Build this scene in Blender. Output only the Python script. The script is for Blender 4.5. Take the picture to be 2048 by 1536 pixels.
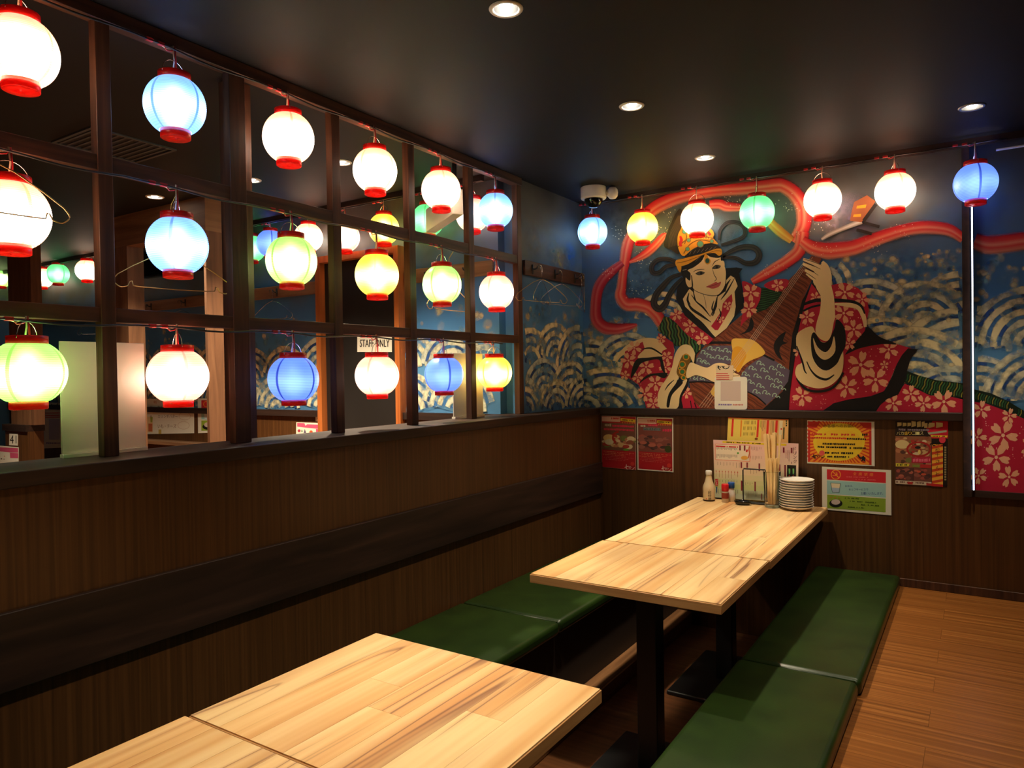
import bpy, bmesh, math, random
from mathutils import Vector, Matrix
from mathutils.geometry import tessellate_polygon

# ------------------------------------------------------------------ scene, camera, world, exposure
for o in list(bpy.data.objects): bpy.data.objects.remove(o)
scene = bpy.context.scene
COL = scene.collection
FPX = 1437.4
YAW, PITCH, ROLL = 0.5759, -0.0140, -0.0156
CAM = Vector((2.166, 0.0, 1.1887))
cy, sy, cp, sp = math.cos(YAW), math.sin(YAW), math.cos(PITCH), math.sin(PITCH)
FWD = Vector((-sy*cp, cy*cp, sp))
RIGHT0 = Vector((cy, sy, 0)); UP0 = RIGHT0.cross(FWD)
CR, SR = math.cos(ROLL), math.sin(ROLL)
RIGHT = CR*RIGHT0 + SR*UP0
UP = -SR*RIGHT0 + CR*UP0
cam_d = bpy.data.cameras.new('camera'); cam = bpy.data.objects.new('camera', cam_d); COL.objects.link(cam)
cam_d.sensor_width = 36; cam_d.lens = FPX/2048*36; cam_d.clip_start = .02
m3 = Matrix((RIGHT, UP, -FWD)).transposed()
cam.matrix_world = Matrix.Translation(CAM) @ m3.to_4x4()
scene.camera = cam
w = bpy.data.worlds.new('world'); scene.world = w; w.use_nodes = True
w.node_tree.nodes['Background'].inputs[0].default_value = (.02, .018, .016, 1)
w.node_tree.nodes['Background'].inputs[1].default_value = .2
vs = scene.view_settings
vs.view_transform = 'Standard'; vs.look = 'None'; vs.gamma = 1; vs.use_curve_mapping = False
vs.exposure = 0.3
scene.cycles.transparent_max_bounces = 48
scene.cycles.max_bounces = 6
DOWN_E = 96.0          # energy of one recessed ceiling spot
CEIL = 2.35

def at(px, py, ax, val):
    """the point where the sight line through a picture position meets the plane axis=val"""
    d = FWD + RIGHT*((px-1024)/FPX) - UP*((py-768)/FPX)
    t = (val-CAM[ax])/d[ax]
    return CAM + d*t

# ------------------------------------------------------------------ helpers
rnd = random.Random(7)
def lin(c):
    c = c/255
    return c/12.92 if c <= .04045 else ((c+.055)/1.055)**2.4
def RGB(r, g, b, a=1.0): return (lin(r), lin(g), lin(b), a)

def link(o, parent=None):
    COL.objects.link(o)
    if parent: o.parent = parent
    return o
def tag(o, label, cat, group=None):
    o['label'] = label; o['category'] = cat
    if group: o['group'] = group
    return o
def thing(name, label, cat, loc=(0, 0, 0), rz=0, group=None):
    o = bpy.data.objects.new(name, None); link(o)
    o.empty_display_size = .05
    o.location = loc; o.rotation_euler = (0, 0, rz)
    return tag(o, label, cat, group)
def struct(o):
    o['kind'] = 'structure'; return o

class MB:
    def __init__(s): s.v = []; s.f = []; s.sm = []
    def add(s, vs_, fs, smooth=False):
        b = len(s.v); s.v += [tuple(p) for p in vs_]
        for f in fs: s.f.append(tuple(i+b for i in f)); s.sm.append(smooth)
        return s
    def box(s, x0, x1, y0, y1, z0, z1):
        return s.add([(x0,y0,z0),(x1,y0,z0),(x1,y1,z0),(x0,y1,z0),(x0,y0,z1),(x1,y0,z1),(x1,y1,z1),(x0,y1,z1)],
                     [(0,3,2,1),(4,5,6,7),(0,1,5,4),(1,2,6,5),(2,3,7,6),(3,0,4,7)])
    def rbox(s, x0, x1, y0, y1, z0, z1, r=.01, seg=3):
        bm = bmesh.new()
        bmesh.ops.create_cube(bm, size=1)
        for v in bm.verts:
            v.co = Vector(((x0+x1)/2+v.co.x*(x1-x0), (y0+y1)/2+v.co.y*(y1-y0), (z0+z1)/2+v.co.z*(z1-z0)))
        bmesh.ops.bevel(bm, geom=bm.edges[:], offset=r, segments=seg, profile=.5, affect='EDGES')
        bm.verts.index_update()
        bm.normal_update()
        s.add([v.co.copy() for v in bm.verts], [[v.index for v in f.verts] for f in bm.faces], True)
        k = len(s.sm)-len(bm.faces)
        for i, f in enumerate(bm.faces):
            if max(abs(c) for c in f.normal) > .9999: s.sm[k+i] = False
        bm.free(); return s
    def lathe(s, prof, seg=24, c=(0,0,0), smooth=True, cap=True):
        vs_, fs = [], []
        n = len(prof)
        for k in range(seg):
            a = 2*math.pi*k/seg
            for r, z in prof: vs_.append((c[0]+r*math.cos(a), c[1]+r*math.sin(a), c[2]+z))
        for k in range(seg):
            k2 = (k+1) % seg
            for i in range(n-1): fs.append((k*n+i, k2*n+i, k2*n+i+1, k*n+i+1))
        s.add(vs_, fs, smooth)
        if cap:
            b = len(s.v)-seg*n
            if prof[0][0] > 1e-5: s.f.append(tuple(b+k*n for k in reversed(range(seg)))); s.sm.append(False)
            if prof[-1][0] > 1e-5: s.f.append(tuple(b+k*n+n-1 for k in range(seg))); s.sm.append(False)
        return s
    def tube(s, path, r, seg=6, closed=False):
        path = [Vector(p) for p in path]; n = len(path); vs_, fs = [], []
        up = Vector((0, 0, 1))
        for i, p in enumerate(path):
            if closed: t = path[(i+1) % n]-path[i-1]
            else: t = path[min(i+1, n-1)]-path[max(i-1, 0)]
            t.normalize()
            a = t.cross(up)
            if a.length < .1: a = t.cross(Vector((1, 0, 0)))
            a.normalize(); b = t.cross(a)
            for k in range(seg):
                q = 2*math.pi*k/seg
                vs_.append(p+(a*math.cos(q)+b*math.sin(q))*r)
        for i in range(n if closed else n-1):
            j = (i+1) % n
            for k in range(seg):
                k2 = (k+1) % seg
                fs.append((i*seg+k, j*seg+k, j*seg+k2, i*seg+k2))
        if not closed:
            fs.append(tuple(range(seg))); fs.append(tuple((n-1)*seg+k for k in reversed(range(seg))))
        return s.add(vs_, fs, True)
    def mesh(s, name):
        me = bpy.data.meshes.new(name); me.from_pydata(s.v, [], s.f)
        me.polygons.foreach_set('use_smooth', s.sm); me.update()
        return me
    def build(s, name, mat, parent=None):
        me = s.mesh(name); o = bpy.data.objects.new(name, me)
        if mat: me.materials.append(mat)
        return link(o, parent)

def B(name, mat, parent, *a): return MB().box(*a).build(name, mat, parent)

# ------------------------------------------------------------------ materials
def newmat(name):
    m = bpy.data.materials.new(name); m.use_nodes = True
    nt = m.node_tree; bs = nt.nodes['Principled BSDF']
    return m, nt, bs
def plain(name, c, rough=.5, metal=0, spec=.5, trans=0, ior=1.45):
    m, nt, bs = newmat(name)
    bs.inputs['Base Color'].default_value = c; bs.inputs['Roughness'].default_value = rough
    bs.inputs['Metallic'].default_value = metal; bs.inputs['Specular IOR Level'].default_value = spec
    if trans: bs.inputs['Transmission Weight'].default_value = trans; bs.inputs['IOR'].default_value = ior
    return m
def emit(name, c, s):
    m, nt, bs = newmat(name)
    bs.inputs['Base Color'].default_value = c
    bs.inputs['Emission Color'].default_value = c; bs.inputs['Emission Strength'].default_value = s
    return m
def N(nt, t, **kw):
    n = nt.nodes.new(t)
    for k, v in kw.items():
        if k.startswith('i'):
            n.inputs[int(k[1:])].default_value = v
        else: setattr(n, k, v)
    return n
def mathn(nt, op, a, b=None, c=None, clamp=False):
    n = nt.nodes.new('ShaderNodeMath'); n.operation = op; n.use_clamp = clamp
    for i, x in enumerate((a, b, c)):
        if x is None: continue
        if isinstance(x, (int, float)): n.inputs[i].default_value = x
        else: nt.links.new(x, n.inputs[i])
    return n.outputs[0]
def ramp(nt, fac, stops):
    n = nt.nodes.new('ShaderNodeValToRGB'); e = n.color_ramp.elements
    while len(e) > 1: e.remove(e[-1])
    e[0].position = stops[0][0]; e[0].color = stops[0][1]
    for p, c in stops[1:]:
        q = e.new(p); q.color = c
    nt.links.new(fac, n.inputs[0]); return n.outputs[0]
def wood(name, stops, scale, rough=.45, bump=.02, spec=.4, rand=0.0, coord='POS', detail=6, distort=.6):
    """grain along the axis with the smallest scale"""
    m, nt, bs = newmat(name)
    if coord == 'POS': src = N(nt, 'ShaderNodeNewGeometry').outputs['Position']
    else: src = N(nt, 'ShaderNodeTexCoord').outputs['Object']
    mp = N(nt, 'ShaderNodeMapping'); mp.inputs['Scale'].default_value = scale
    nt.links.new(src, mp.inputs[0])
    if rand:
        oi = N(nt, 'ShaderNodeObjectInfo')
        ad = N(nt, 'ShaderNodeVectorMath', operation='MULTIPLY_ADD')
        nt.links.new(oi.outputs['Random'], ad.inputs[0]); ad.inputs[1].default_value = (31, 17, 23)
        nt.links.new(mp.outputs[0], ad.inputs[2]); vec = ad.outputs[0]
    else: vec = mp.outputs[0]
    no = N(nt, 'ShaderNodeTexNoise'); no.inputs['Scale'].default_value = 1; no.inputs['Detail'].default_value = detail
    no.inputs['Distortion'].default_value = distort
    nt.links.new(vec, no.inputs['Vector'])
    col = ramp(nt, no.outputs[0], stops)
    if rand:
        hs = N(nt, 'ShaderNodeHueSaturation')
        nt.links.new(mathn(nt, 'MULTIPLY_ADD', oi.outputs['Random'], rand, 1-rand/2), hs.inputs['Value'])
        nt.links.new(col, hs.inputs['Color']); col = hs.outputs[0]
    nt.links.new(col, bs.inputs['Base Color'])
    bs.inputs['Roughness'].default_value = rough; bs.inputs['Specular IOR Level'].default_value = spec
    if bump:
        bp = N(nt, 'ShaderNodeBump'); bp.inputs['Strength'].default_value = bump*10; bp.inputs['Distance'].default_value = .002
        nt.links.new(no.outputs[0], bp.inputs['Height']); nt.links.new(bp.outputs[0], bs.inputs['Normal'])
    return m, nt, bs

M = {}
M['veneer'] = wood('veneer', [(.25, RGB(66,40,19)), (.5, RGB(84,52,25)), (.75, RGB(100,64,33))], (75, 75, 1.1), .42, .01)[0]
M['darkwood'] = wood('darkwood', [(.3, RGB(34,22,18)), (.6, RGB(56,37,29)), (.8, RGB(74,50,38))], (22, 1.6, 22), .5, .02)[0]
M['darkwood_x'] = wood('darkwood_x', [(.3, RGB(34,22,18)), (.6, RGB(52,35,28)), (.8, RGB(70,48,38))], (1.6, 22, 22), .5, .02)[0]
M['postwood'] = wood('postwood', [(.3, RGB(58,34,22)), (.6, RGB(86,54,36)), (.8, RGB(108,70,46))], (40, 40, 2.2), .5, .02)[0]
M['railwood'] = wood('railwood', [(.3, RGB(54,32,22)), (.6, RGB(82,52,36)), (.8, RGB(104,68,46))], (40, 2.2, 40), .5, .02)[0]
M['pillar'] = wood('pillar', [(.25, RGB(88,56,36)), (.5, RGB(116,78,52)), (.78, RGB(136,96,66))], (16, 16, 1.3), .6, .02, distort=1.2)[0]
M['board'] = wood('board', [(.25, RGB(100,68,46)), (.5, RGB(134,96,66)), (.78, RGB(160,118,82))], (1.4, 1.4, 22), .6, .02)[0]
M['doorframe'] = wood('doorframe', [(.3, RGB(150,78,32)), (.7, RGB(186,106,50))], (30, 30, 2), .5, .01)[0]
M['floor'] = wood('floor', [(.2, RGB(92,52,18)), (.42, RGB(132,78,31)), (.55, RGB(144,87,37)), (.85, RGB(190,126,62))], (1.0, 75, 30), .38, .01, rand=.06, distort=.2, detail=8)[0]
M['pitfloor'] = wood('pitfloor', [(.2, RGB(92,56,32)), (.5, RGB(122,76,44)), (.85, RGB(146,96,60))], (1.1, 40, 30), .5, .01)[0]
M['pitwall'] = plain('pitwall', RGB(40,28,22), .6)
M['ledge'] = wood('ledge', [(.3, RGB(110,74,46)), (.7, RGB(150,106,68))], (30, 1.5, 30), .45, .01)[0]
M['black'] = plain('black_metal', RGB(18,18,20), .45)
M['blackgloss'] = plain('black_gloss', RGB(10,10,11), .12)
M['ceiling'] = plain('ceiling_paint', RGB(27,26,25), .6, spec=.2)
M['red'] = plain('lantern_red', RGB(196,30,26), .35)
def ring_red():
    m, nt, bs = newmat('lantern_red')
    bs.inputs['Base Color'].default_value = RGB(206,34,26); bs.inputs['Roughness'].default_value = .3
    tr = N(nt, 'ShaderNodeBsdfTranslucent'); tr.inputs[0].default_value = RGB(226,48,30)
    mx = N(nt, 'ShaderNodeMixShader'); mx.inputs[0].default_value = .28
    nt.links.new(bs.outputs[0], mx.inputs[1]); nt.links.new(tr.outputs[0], mx.inputs[2]); nt.links.new(mx.outputs[0], nt.nodes['Material Output'].inputs[0])
    return m
M['red'] = ring_red()
M['steel'] = plain('wire_steel', RGB(190,186,180), .25, 1)
M['brass'] = plain('wire_brass', RGB(196,160,96), .3, 1)
M['cordred'] = plain('cord_red', RGB(176,30,34), .5)
M['cordwhite'] = plain('cord_white', RGB(225,212,180), .5)
M['cable'] = plain('cable_black', RGB(22,22,24), .5)
M['white'] = plain('white_plastic', RGB(226,222,210), .4)
M['porcelain'] = plain('porcelain', RGB(238,232,222), .18)
M['paper'] = plain('paper', RGB(232,226,208), .6)
M['acrylic'] = plain('white_acrylic', RGB(226,220,200), .12)
M['glass'] = plain('clear_glass', (1, 1, 1, 1), .02, trans=1, ior=1.35)
M['alu'] = plain('aluminium', RGB(150,150,155), .35, .9)
M['led'] = emit('led_tube', (.74, .80, 1, 1), 5)
M['lamp'] = emit('downlight_lamp', (1, .93, .80, 1), 45)
M['bulb'] = emit('lantern_bulb', (1, .95, .85, 1), 26)
M['chop'] = plain('chopstick_wood', RGB(246,212,148), .6)
M['reflector'] = plain('reflector', RGB(30,28,26), .5)
M['ventmetal'] = plain('vent_metal', RGB(64,64,63), .5)

def leather():
    m, nt, bs = newmat('green_vinyl')
    no = N(nt, 'ShaderNodeTexNoise'); no.inputs['Scale'].default_value = 7; no.inputs['Detail'].default_value = 4
    nt.links.new(N(nt, 'ShaderNodeNewGeometry').outputs['Position'], no.inputs['Vector'])
    nt.links.new(ramp(nt, no.outputs[0], [(.3, RGB(26,44,14)), (.7, RGB(36,57,18))]), bs.inputs['Base Color'])
    n2 = N(nt, 'ShaderNodeTexNoise'); n2.inputs['Scale'].default_value = 260
    nt.links.new(N(nt, 'ShaderNodeNewGeometry').outputs['Position'], n2.inputs['Vector'])
    bp = N(nt, 'ShaderNodeBump'); bp.inputs['Strength'].default_value = .15; bp.inputs['Distance'].default_value = .001
    nt.links.new(n2.outputs[0], bp.inputs['Height']); nt.links.new(bp.outputs[0], bs.inputs['Normal'])
    bs.inputs['Roughness'].default_value = .34
    return m
M['vinyl'] = leather()

def tablewood():
    m, nt, bs = newmat('table_plank')
    pos = N(nt, 'ShaderNodeNewGeometry').outputs['Position']
    oi = N(nt, 'ShaderNodeObjectInfo').outputs['Random']
    def vec(scale, k):
        mp = N(nt, 'ShaderNodeMapping'); mp.inputs['Scale'].default_value = scale; nt.links.new(pos, mp.inputs[0])
        ad = N(nt, 'ShaderNodeVectorMath', operation='MULTIPLY_ADD')
        nt.links.new(oi, ad.inputs[0]); ad.inputs[1].default_value = (13*k, 29*k, 7)
        nt.links.new(mp.outputs[0], ad.inputs[2]); return ad.outputs[0]
    n1 = N(nt, 'ShaderNodeTexNoise'); n1.inputs['Scale'].default_value = 1; n1.inputs['Detail'].default_value = 3
    nt.links.new(vec((12, .45, 1), 1), n1.inputs['Vector'])
    base = ramp(nt, n1.outputs[0], [(.3, RGB(206,146,88)), (.43, RGB(226,180,122)), (.58, RGB(240,206,152)), (.8, RGB(228,184,126))])
    # wavy mineral streaks: thin contour lines of a stretched noise
    n2 = N(nt, 'ShaderNodeTexNoise'); n2.inputs['Scale'].default_value = 1; n2.inputs['Detail'].default_value = 1.5; n2.inputs['Distortion'].default_value = .9
    nt.links.new(vec((12, .42, 1), 2), n2.inputs['Vector'])
    d = mathn(nt, 'ABSOLUTE', mathn(nt, 'SUBTRACT', n2.outputs[0], .5))
    line = mathn(nt, 'SUBTRACT', 1, mathn(nt, 'DIVIDE', d, .016), clamp=True)
    halo = mathn(nt, 'SUBTRACT', 1, mathn(nt, 'DIVIDE', d, .09), clamp=True)
    n3 = N(nt, 'ShaderNodeTexNoise'); n3.inputs['Scale'].default_value = 1; n3.inputs['Detail'].default_value = 2
    nt.links.new(vec((9, .9, 1), 3), n3.inputs['Vector'])
    gate = mathn(nt, 'MULTIPLY', mathn(nt, 'SUBTRACT', n3.outputs[0], .43), 7, clamp=True)
    mx = N(nt, 'ShaderNodeMixRGB'); mx.inputs[2].default_value = RGB(190,128,80)
    nt.links.new(mathn(nt, 'MULTIPLY', mathn(nt, 'MULTIPLY', halo, gate), .55), mx.inputs[0]); nt.links.new(base, mx.inputs[1])
    m2 = N(nt, 'ShaderNodeMixRGB'); m2.inputs[2].default_value = RGB(112,72,58)
    nt.links.new(mathn(nt, 'MULTIPLY', mathn(nt, 'MULTIPLY', line, gate), .85), m2.inputs[0]); nt.links.new(mx.outputs[0], m2.inputs[1])
    hs = N(nt, 'ShaderNodeHueSaturation'); nt.links.new(m2.outputs[0], hs.inputs['Color'])
    nt.links.new(mathn(nt, 'MULTIPLY_ADD', oi, .16, .9), hs.inputs['Value'])
    nt.links.new(hs.outputs[0], bs.inputs['Base Color'])
    bs.inputs['Roughness'].default_value = .38; bs.inputs['Specular IOR Level'].default_value = .35
    return m
M['plank'] = tablewood()
M['edge'] = wood('table_edge', [(.3, RGB(176,126,78)), (.7, RGB(206,158,104))], (3, 3, 60), .5, .01)[0]

def print_mat(name, soft, rough=.55):
    """flat paint or ink: colour (and, for sprayed paint, coverage) from the mesh's own colour attribute"""
    m, nt, bs = newmat(name)
    a = N(nt, 'ShaderNodeAttribute', attribute_name='ink')
    nt.links.new(a.outputs['Color'], bs.inputs['Base Color'])
    bs.inputs['Roughness'].default_value = rough; bs.inputs['Specular IOR Level'].default_value = .3
    if soft:
        no = N(nt, 'ShaderNodeTexNoise'); no.inputs['Scale'].default_value = 26; no.inputs['Detail'].default_value = 5
        nt.links.new(N(nt, 'ShaderNodeNewGeometry').outputs['Position'], no.inputs['Vector'])
        n2 = N(nt, 'ShaderNodeTexNoise'); n2.inputs['Scale'].default_value = 9; n2.inputs['Detail'].default_value = 3
        nt.links.new(N(nt, 'ShaderNodeNewGeometry').outputs['Position'], n2.inputs['Vector'])
        mm = mathn(nt, 'MULTIPLY_ADD', n2.outputs[0], .6, mathn(nt, 'MULTIPLY', no.outputs[0], .5))
        br = mathn(nt, 'MULTIPLY', mathn(nt, 'SUBTRACT', mm, .46), 6, clamp=True)
        # alpha 1 stays solid, lower values get broken up like a dry brush
        k = mathn(nt, 'MULTIPLY', a.outputs['Alpha'], mathn(nt, 'MULTIPLY_ADD', br, .8, .2)) if soft == 2 else a.outputs['Alpha']
        nt.links.new(k, bs.inputs['Alpha'])
    return m
M['ink'] = print_mat('ink', 0)
M['spray'] = print_mat('spray_paint', 1)
M['brush'] = print_mat('brush_paint', 2)
M['gloss_ink'] = print_mat('laminated_ink', 0, .25)

def spline(pts, closed=True, n=5):
    out = []; L = len(pts)
    rng = range(L) if closed else range(L-1)
    for i in rng:
        if closed: p0, p1, p2, p3 = pts[i-1], pts[i], pts[(i+1) % L], pts[(i+2) % L]
        else: p0, p1, p2, p3 = pts[max(i-1, 0)], pts[i], pts[i+1], pts[min(i+2, L-1)]
        for k in range(n):
            t = k/n
            out.append(tuple(.5*((2*b)+(-a+c)*t+(2*a-5*b+4*c-d)*t*t+(-a+3*b-3*c+d)*t**3)
                             for a, b, c, d in zip(p0, p1, p2, p3)))
    if not closed: out.append(tuple(pts[-1]))
    return out

_TXT = {}
def text_shape(s):
    if s in _TXT: return _TXT[s]
    cu = bpy.data.curves.new('t', 'FONT'); cu.body = s; cu.resolution_u = 2; cu.size = 1
    ob = bpy.data.objects.new('t', cu); COL.objects.link(ob)
    dg = bpy.context.evaluated_depsgraph_get()
    me = ob.evaluated_get(dg).to_mesh()
    vs_ = [(v.co.x, v.co.y) for v in me.vertices]; fs = [tuple(p.vertices) for p in me.polygons]
    ob.evaluated_get(dg).to_mesh_clear()
    bpy.data.objects.remove(ob); bpy.data.curves.remove(cu)
    xs = [v[0] for v in vs_] or [0]; ys = [v[1] for v in vs_] or [0]
    _TXT[s] = (vs_, fs, min(xs), max(xs), min(ys), max(ys)); return _TXT[s]

class Print:
    """collects flat coloured shapes on a plane; every shape a hair above the one before"""
    def __init__(s, to3d, normal, step=.00001, base=.0004):
        s.t = to3d; s.n = Vector(normal); s.step = step; s.h = base
        s.v = []; s.f = []; s.c = []
    def raw(s, pts, faces, cols):
        b = len(s.v)
        for p in pts: s.v.append(tuple(s.t(p)+s.n*s.h))
        for f in faces: s.f.append(tuple(i+b for i in f))
        s.c += [tuple(c) for c in cols]
        s.h += s.step
    def poly(s, pts, col, smooth=True, n=4):
        if smooth: pts = spline(pts, True, n)
        tri = tessellate_polygon([[Vector((p[0], p[1], 0)) for p in pts]])
        s.raw(pts, tri, [col]*len(pts))
    def rect(s, x0, y0, x1, y1, col): s.poly([(x0,y0),(x1,y0),(x1,y1),(x0,y1)], col, False)
    def disc(s, c, r, col, n=14, ry=None):
        ry = ry or r
        s.poly([(c[0]+r*math.cos(2*math.pi*k/n), c[1]+ry*math.sin(2*math.pi*k/n)) for k in range(n)], col, False)
    def softdisc(s, c, r, col, n=12, ry=None):
        ry = ry or r
        pts = [tuple(c)]+[(c[0]+.45*r*math.cos(2*math.pi*k/n), c[1]+.45*ry*math.sin(2*math.pi*k/n)) for k in range(n)] \
            + [(c[0]+r*math.cos(2*math.pi*k/n), c[1]+ry*math.sin(2*math.pi*k/n)) for k in range(n)]
        fs = []
        for k in range(n):
            j = (k+1) % n
            fs += [(0, 1+k, 1+j), (1+k, 1+n+k, 1+n+j, 1+j)]
        a = col[3]; z = col[:3]+(0,)
        s.raw(pts, fs, [col]+[col[:3]+(a*.8,)]*n+[z]*n)
    def strip(s, path, prof, smooth=True, n=6, width=None):
        """prof: list of (offset, colour); offset is a fraction of width; width number or list along the path"""
        if isinstance(width, (int, float)): width = [width]*len(path)
        pw = [(p[0], p[1], w_) for p, w_ in zip(path, width)]
        if smooth: pw = spline(pw, False, n)
        pts, cols, fs = [], [], []
        L, K = len(pw), len(prof)
        for i, (x, y, w_) in enumerate(pw):
            a, b = pw[max(i-1, 0)], pw[min(i+1, L-1)]
            dx, dy = b[0]-a[0], b[1]-a[1]; q = math.hypot(dx, dy) or 1
            nx, ny = -dy/q, dx/q
            for off, c in prof: pts.append((x+nx*off*w_, y+ny*off*w_)); cols.append(c)
        for i in range(L-1):
            for k in range(K-1): fs.append((i*K+k, i*K+k+1, (i+1)*K+k+1, (i+1)*K+k))
        s.raw(pts, fs, cols)
    def stroke(s, path, width, col, smooth=True, n=5):
        s.strip(path, [(-.5, col), (.5, col)], smooth, n, width)
    def ring(s, c, r, w_, col, n=20, ry=None):
        ry = ry or r
        p = [(c[0]+r*math.cos(2*math.pi*k/n), c[1]+ry*math.sin(2*math.pi*k/n)) for k in range(n+1)]
        s.stroke(p, w_, col, False)
    def text(s, t, x0, y0, x1, y1, col, flipy=True):
        """fit the writing into the box; flipy when the plane's y runs downwards"""
        vs_, fs, a, b, c, d = text_shape(t)
        if not fs: return
        def mp(v):
            u = (v[0]-a)/((b-a) or 1); q = (v[1]-c)/((d-c) or 1)
            return (x0+u*(x1-x0), (y1-q*(y1-y0)) if flipy else (y0+q*(y1-y0)))
        s.raw([mp(v) for v in vs_], fs, [col]*len(vs_))
    def vtext(s, t, x0, y0, x1, y1, col):
        h = (y1-y0)/len(t)
        for i, ch in enumerate(t): s.text(ch, x0, y0+i*h+h*.06, x1, y0+(i+1)*h-h*.06, col)
    def lines(s, x0, y0, x1, y1, col, dens=.6, w_=None, seed=1):
        """writing too small to read: a row of ink dashes"""
        r = random.Random(seed); x = x0; w_ = w_ or (y1-y0)
        while x < x1:
            l = min((x1-x0)*r.uniform(.015, .05), x1-x)
            if r.random() < dens: s.rect(x, y0+r.uniform(0, .25)*(y1-y0), x+l*.8, y1-r.uniform(0, .2)*(y1-y0), col)
            x += l
    def build(s, name, mat, parent=None):
        me = bpy.data.meshes.new(name); me.from_pydata(s.v, [], s.f)
        at_ = me.attributes.new('ink', 'FLOAT_COLOR', 'POINT')
        at_.data.foreach_set('color', [x for c in s.c for x in (c if len(c) == 4 else c+(1,))])
        me.materials.append(mat); me.update()
        o = bpy.data.objects.new(name, me); return link(o, parent)

# ------------------------------------------------------------------ the room shell
D = 4.42            # wainscot face of the mural wall
DM = 4.438          # painted face above it
XM = -0.124         # centre plane of the lattice / painted face of the corner wall
YN = 3.56           # back wall of the neighbouring room
P0, BAY = 1.199, 0.4815
SILL0, SILL1 = .905, .95

DL = [(.911, 1.932), (.902, 2.94), (.924, 3.877), (2.148, 3.84), (.91, .93), (2.15, 1.9), (2.15, .3), (.91, -.6),
      (-2.22, 2.62), (-.725, 2.79), (-1.405, 2.73), (-1.5, .8), (-3.7, 2.0)]
RH = .046
bm = bmesh.new()
def loop(pts):
    vs_ = [bm.verts.new((x, y, CEIL)) for x, y in pts]
    return [bm.edges.new((vs_[i], vs_[(i+1) % len(vs_)])) for i in range(len(vs_))]
ed = loop([(-6.6, -2.6), (4.3, -2.6), (4.3, 4.6), (-6.6, 4.6)])
for x, y in DL:
    ed += loop([(x+RH*math.cos(2*math.pi*k/20), y+RH*math.sin(2*math.pi*k/20)) for k in range(20)])
bmesh.ops.triangle_fill(bm, use_beauty=True, use_dissolve=False, edges=ed, normal=(0, 0, -1))
me = bpy.data.meshes.new('ceiling'); bm.to_mesh(me); bm.free(); me.materials.append(M['ceiling'])
struct(link(bpy.data.objects.new('ceiling', me)))
struct(B('ceiling_slab', M['ceiling'], None, -6.6, 4.3, -2.6, 4.6, CEIL+.12, CEIL+.2))

# floors: raised aisle of boards, the platform under the wall-side seats, the sunken foot well
floor = struct(B('floor', M['pitwall'], None, 1.38, 4.3, -2.6, D+.03, -.5, -.006))
yy = -2.6; row = 0
while yy < D-.005:
    y1 = min(yy+.152, D)
    xs = [1.38, 2.02+(.0 if row % 2 else .45), 2.95+(0 if row % 2 else .45), 4.3]
    for a, b in zip(xs[:-1], xs[1:]):
        B('floor_board', M['floor'], floor, a+.0004, b-.0004, yy+.0004, y1-.0004, -.006, 0)
    yy = y1; row += 1
struct(B('floor_platform', M['pitwall'], None, 0, .535, -2.6, D, -.5, -.002))
struct(B('floor_well', M['pitfloor'], None, .53, 1.385, -2.6, D, -.52, -.42))
struct(MB().rbox(.535, .635, -2.6, D-.002, -.42, -.335, .006, 2).build('trim_1', M['ledge']))
struct(B('floor_neighbour', M['pitfloor'], None, -6.6, -.23, -2.6, YN, -.1, 0))

# mural wall: painted board above, veneer wainscot and rail below
wb = struct(MB().box(-.3, 4.3, DM, DM+.14, -.5, CEIL+.05).build('wall_back', None))
def painted_wall():
    m, nt, bs = newmat('painted_wall')
    pos = N(nt, 'ShaderNodeNewGeometry').outputs['Position']
    sx = N(nt, 'ShaderNodeSeparateXYZ'); nt.links.new(pos, sx.inputs[0])
    no = N(nt, 'ShaderNodeTexNoise'); no.inputs['Scale'].default_value = 2.3; no.inputs['Detail'].default_value = 4
    nt.links.new(pos, no.inputs['Vector'])
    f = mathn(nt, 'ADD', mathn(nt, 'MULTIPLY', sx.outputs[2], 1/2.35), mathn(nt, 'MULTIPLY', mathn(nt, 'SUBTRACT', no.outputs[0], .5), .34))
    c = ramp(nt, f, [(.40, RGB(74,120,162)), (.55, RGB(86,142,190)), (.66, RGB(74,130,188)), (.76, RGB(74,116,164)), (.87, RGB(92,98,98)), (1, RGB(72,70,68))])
    nt.links.new(c, bs.inputs['Base Color']); bs.inputs['Roughness'].default_value = .55
    bs.inputs['Specular IOR Level'].default_value = .3
    return m
M['paintwall'] = painted_wall()
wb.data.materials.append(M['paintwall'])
B('wainscot_panel', M['veneer'], wb, 0, 2.098, D, DM, -.42, SILL0)
B('wainscot_panel', M['veneer'], wb, 2.098, 4.3, D, DM, -.1, .515)
MB().rbox(-.0, 2.098, D-.022, DM, SILL0, SILL1, .004, 2).build('chair_rail', M['darkwood_x'], wb)
B('panel_bottom_rail', M['darkwood_x'], wb, 2.098, 4.3, D-.012, DM, .515, .548)
B('panel_post', M['darkwood'], wb, 2.098, 2.131, D-.03, DM, .515, CEIL)
MB().rbox(1.80, 4.3, D-.012, D, 0, .045, .003, 2).build('baseboard_back', M['postwood'])
struct(bpy.data.objects['baseboard_back'])
B('ceiling_rail', M['darkwood_x'], wb, -.1, 4.3, D-.06, D-.03, CEIL-.035, CEIL)

# lattice wall: low veneer wall, sill, rub board
wl = struct(B('wall_left', M['veneer'], None, -.23, 0, -2.6, DM, -.5, SILL0))
MB().rbox(-.25, .016, -2.6, DM, SILL0, SILL1, .004, 2).build('sill', M['darkwood'], wl)
MB().rbox(0, .02, -2.6, D, .372, .58, .003, 2).build('rub_board', M['darkwood'], wl)
wc = struct(B('wall_corner', M['paintwall'], None, -.23, XM, 3.63, DM, SILL1, CEIL))
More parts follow.
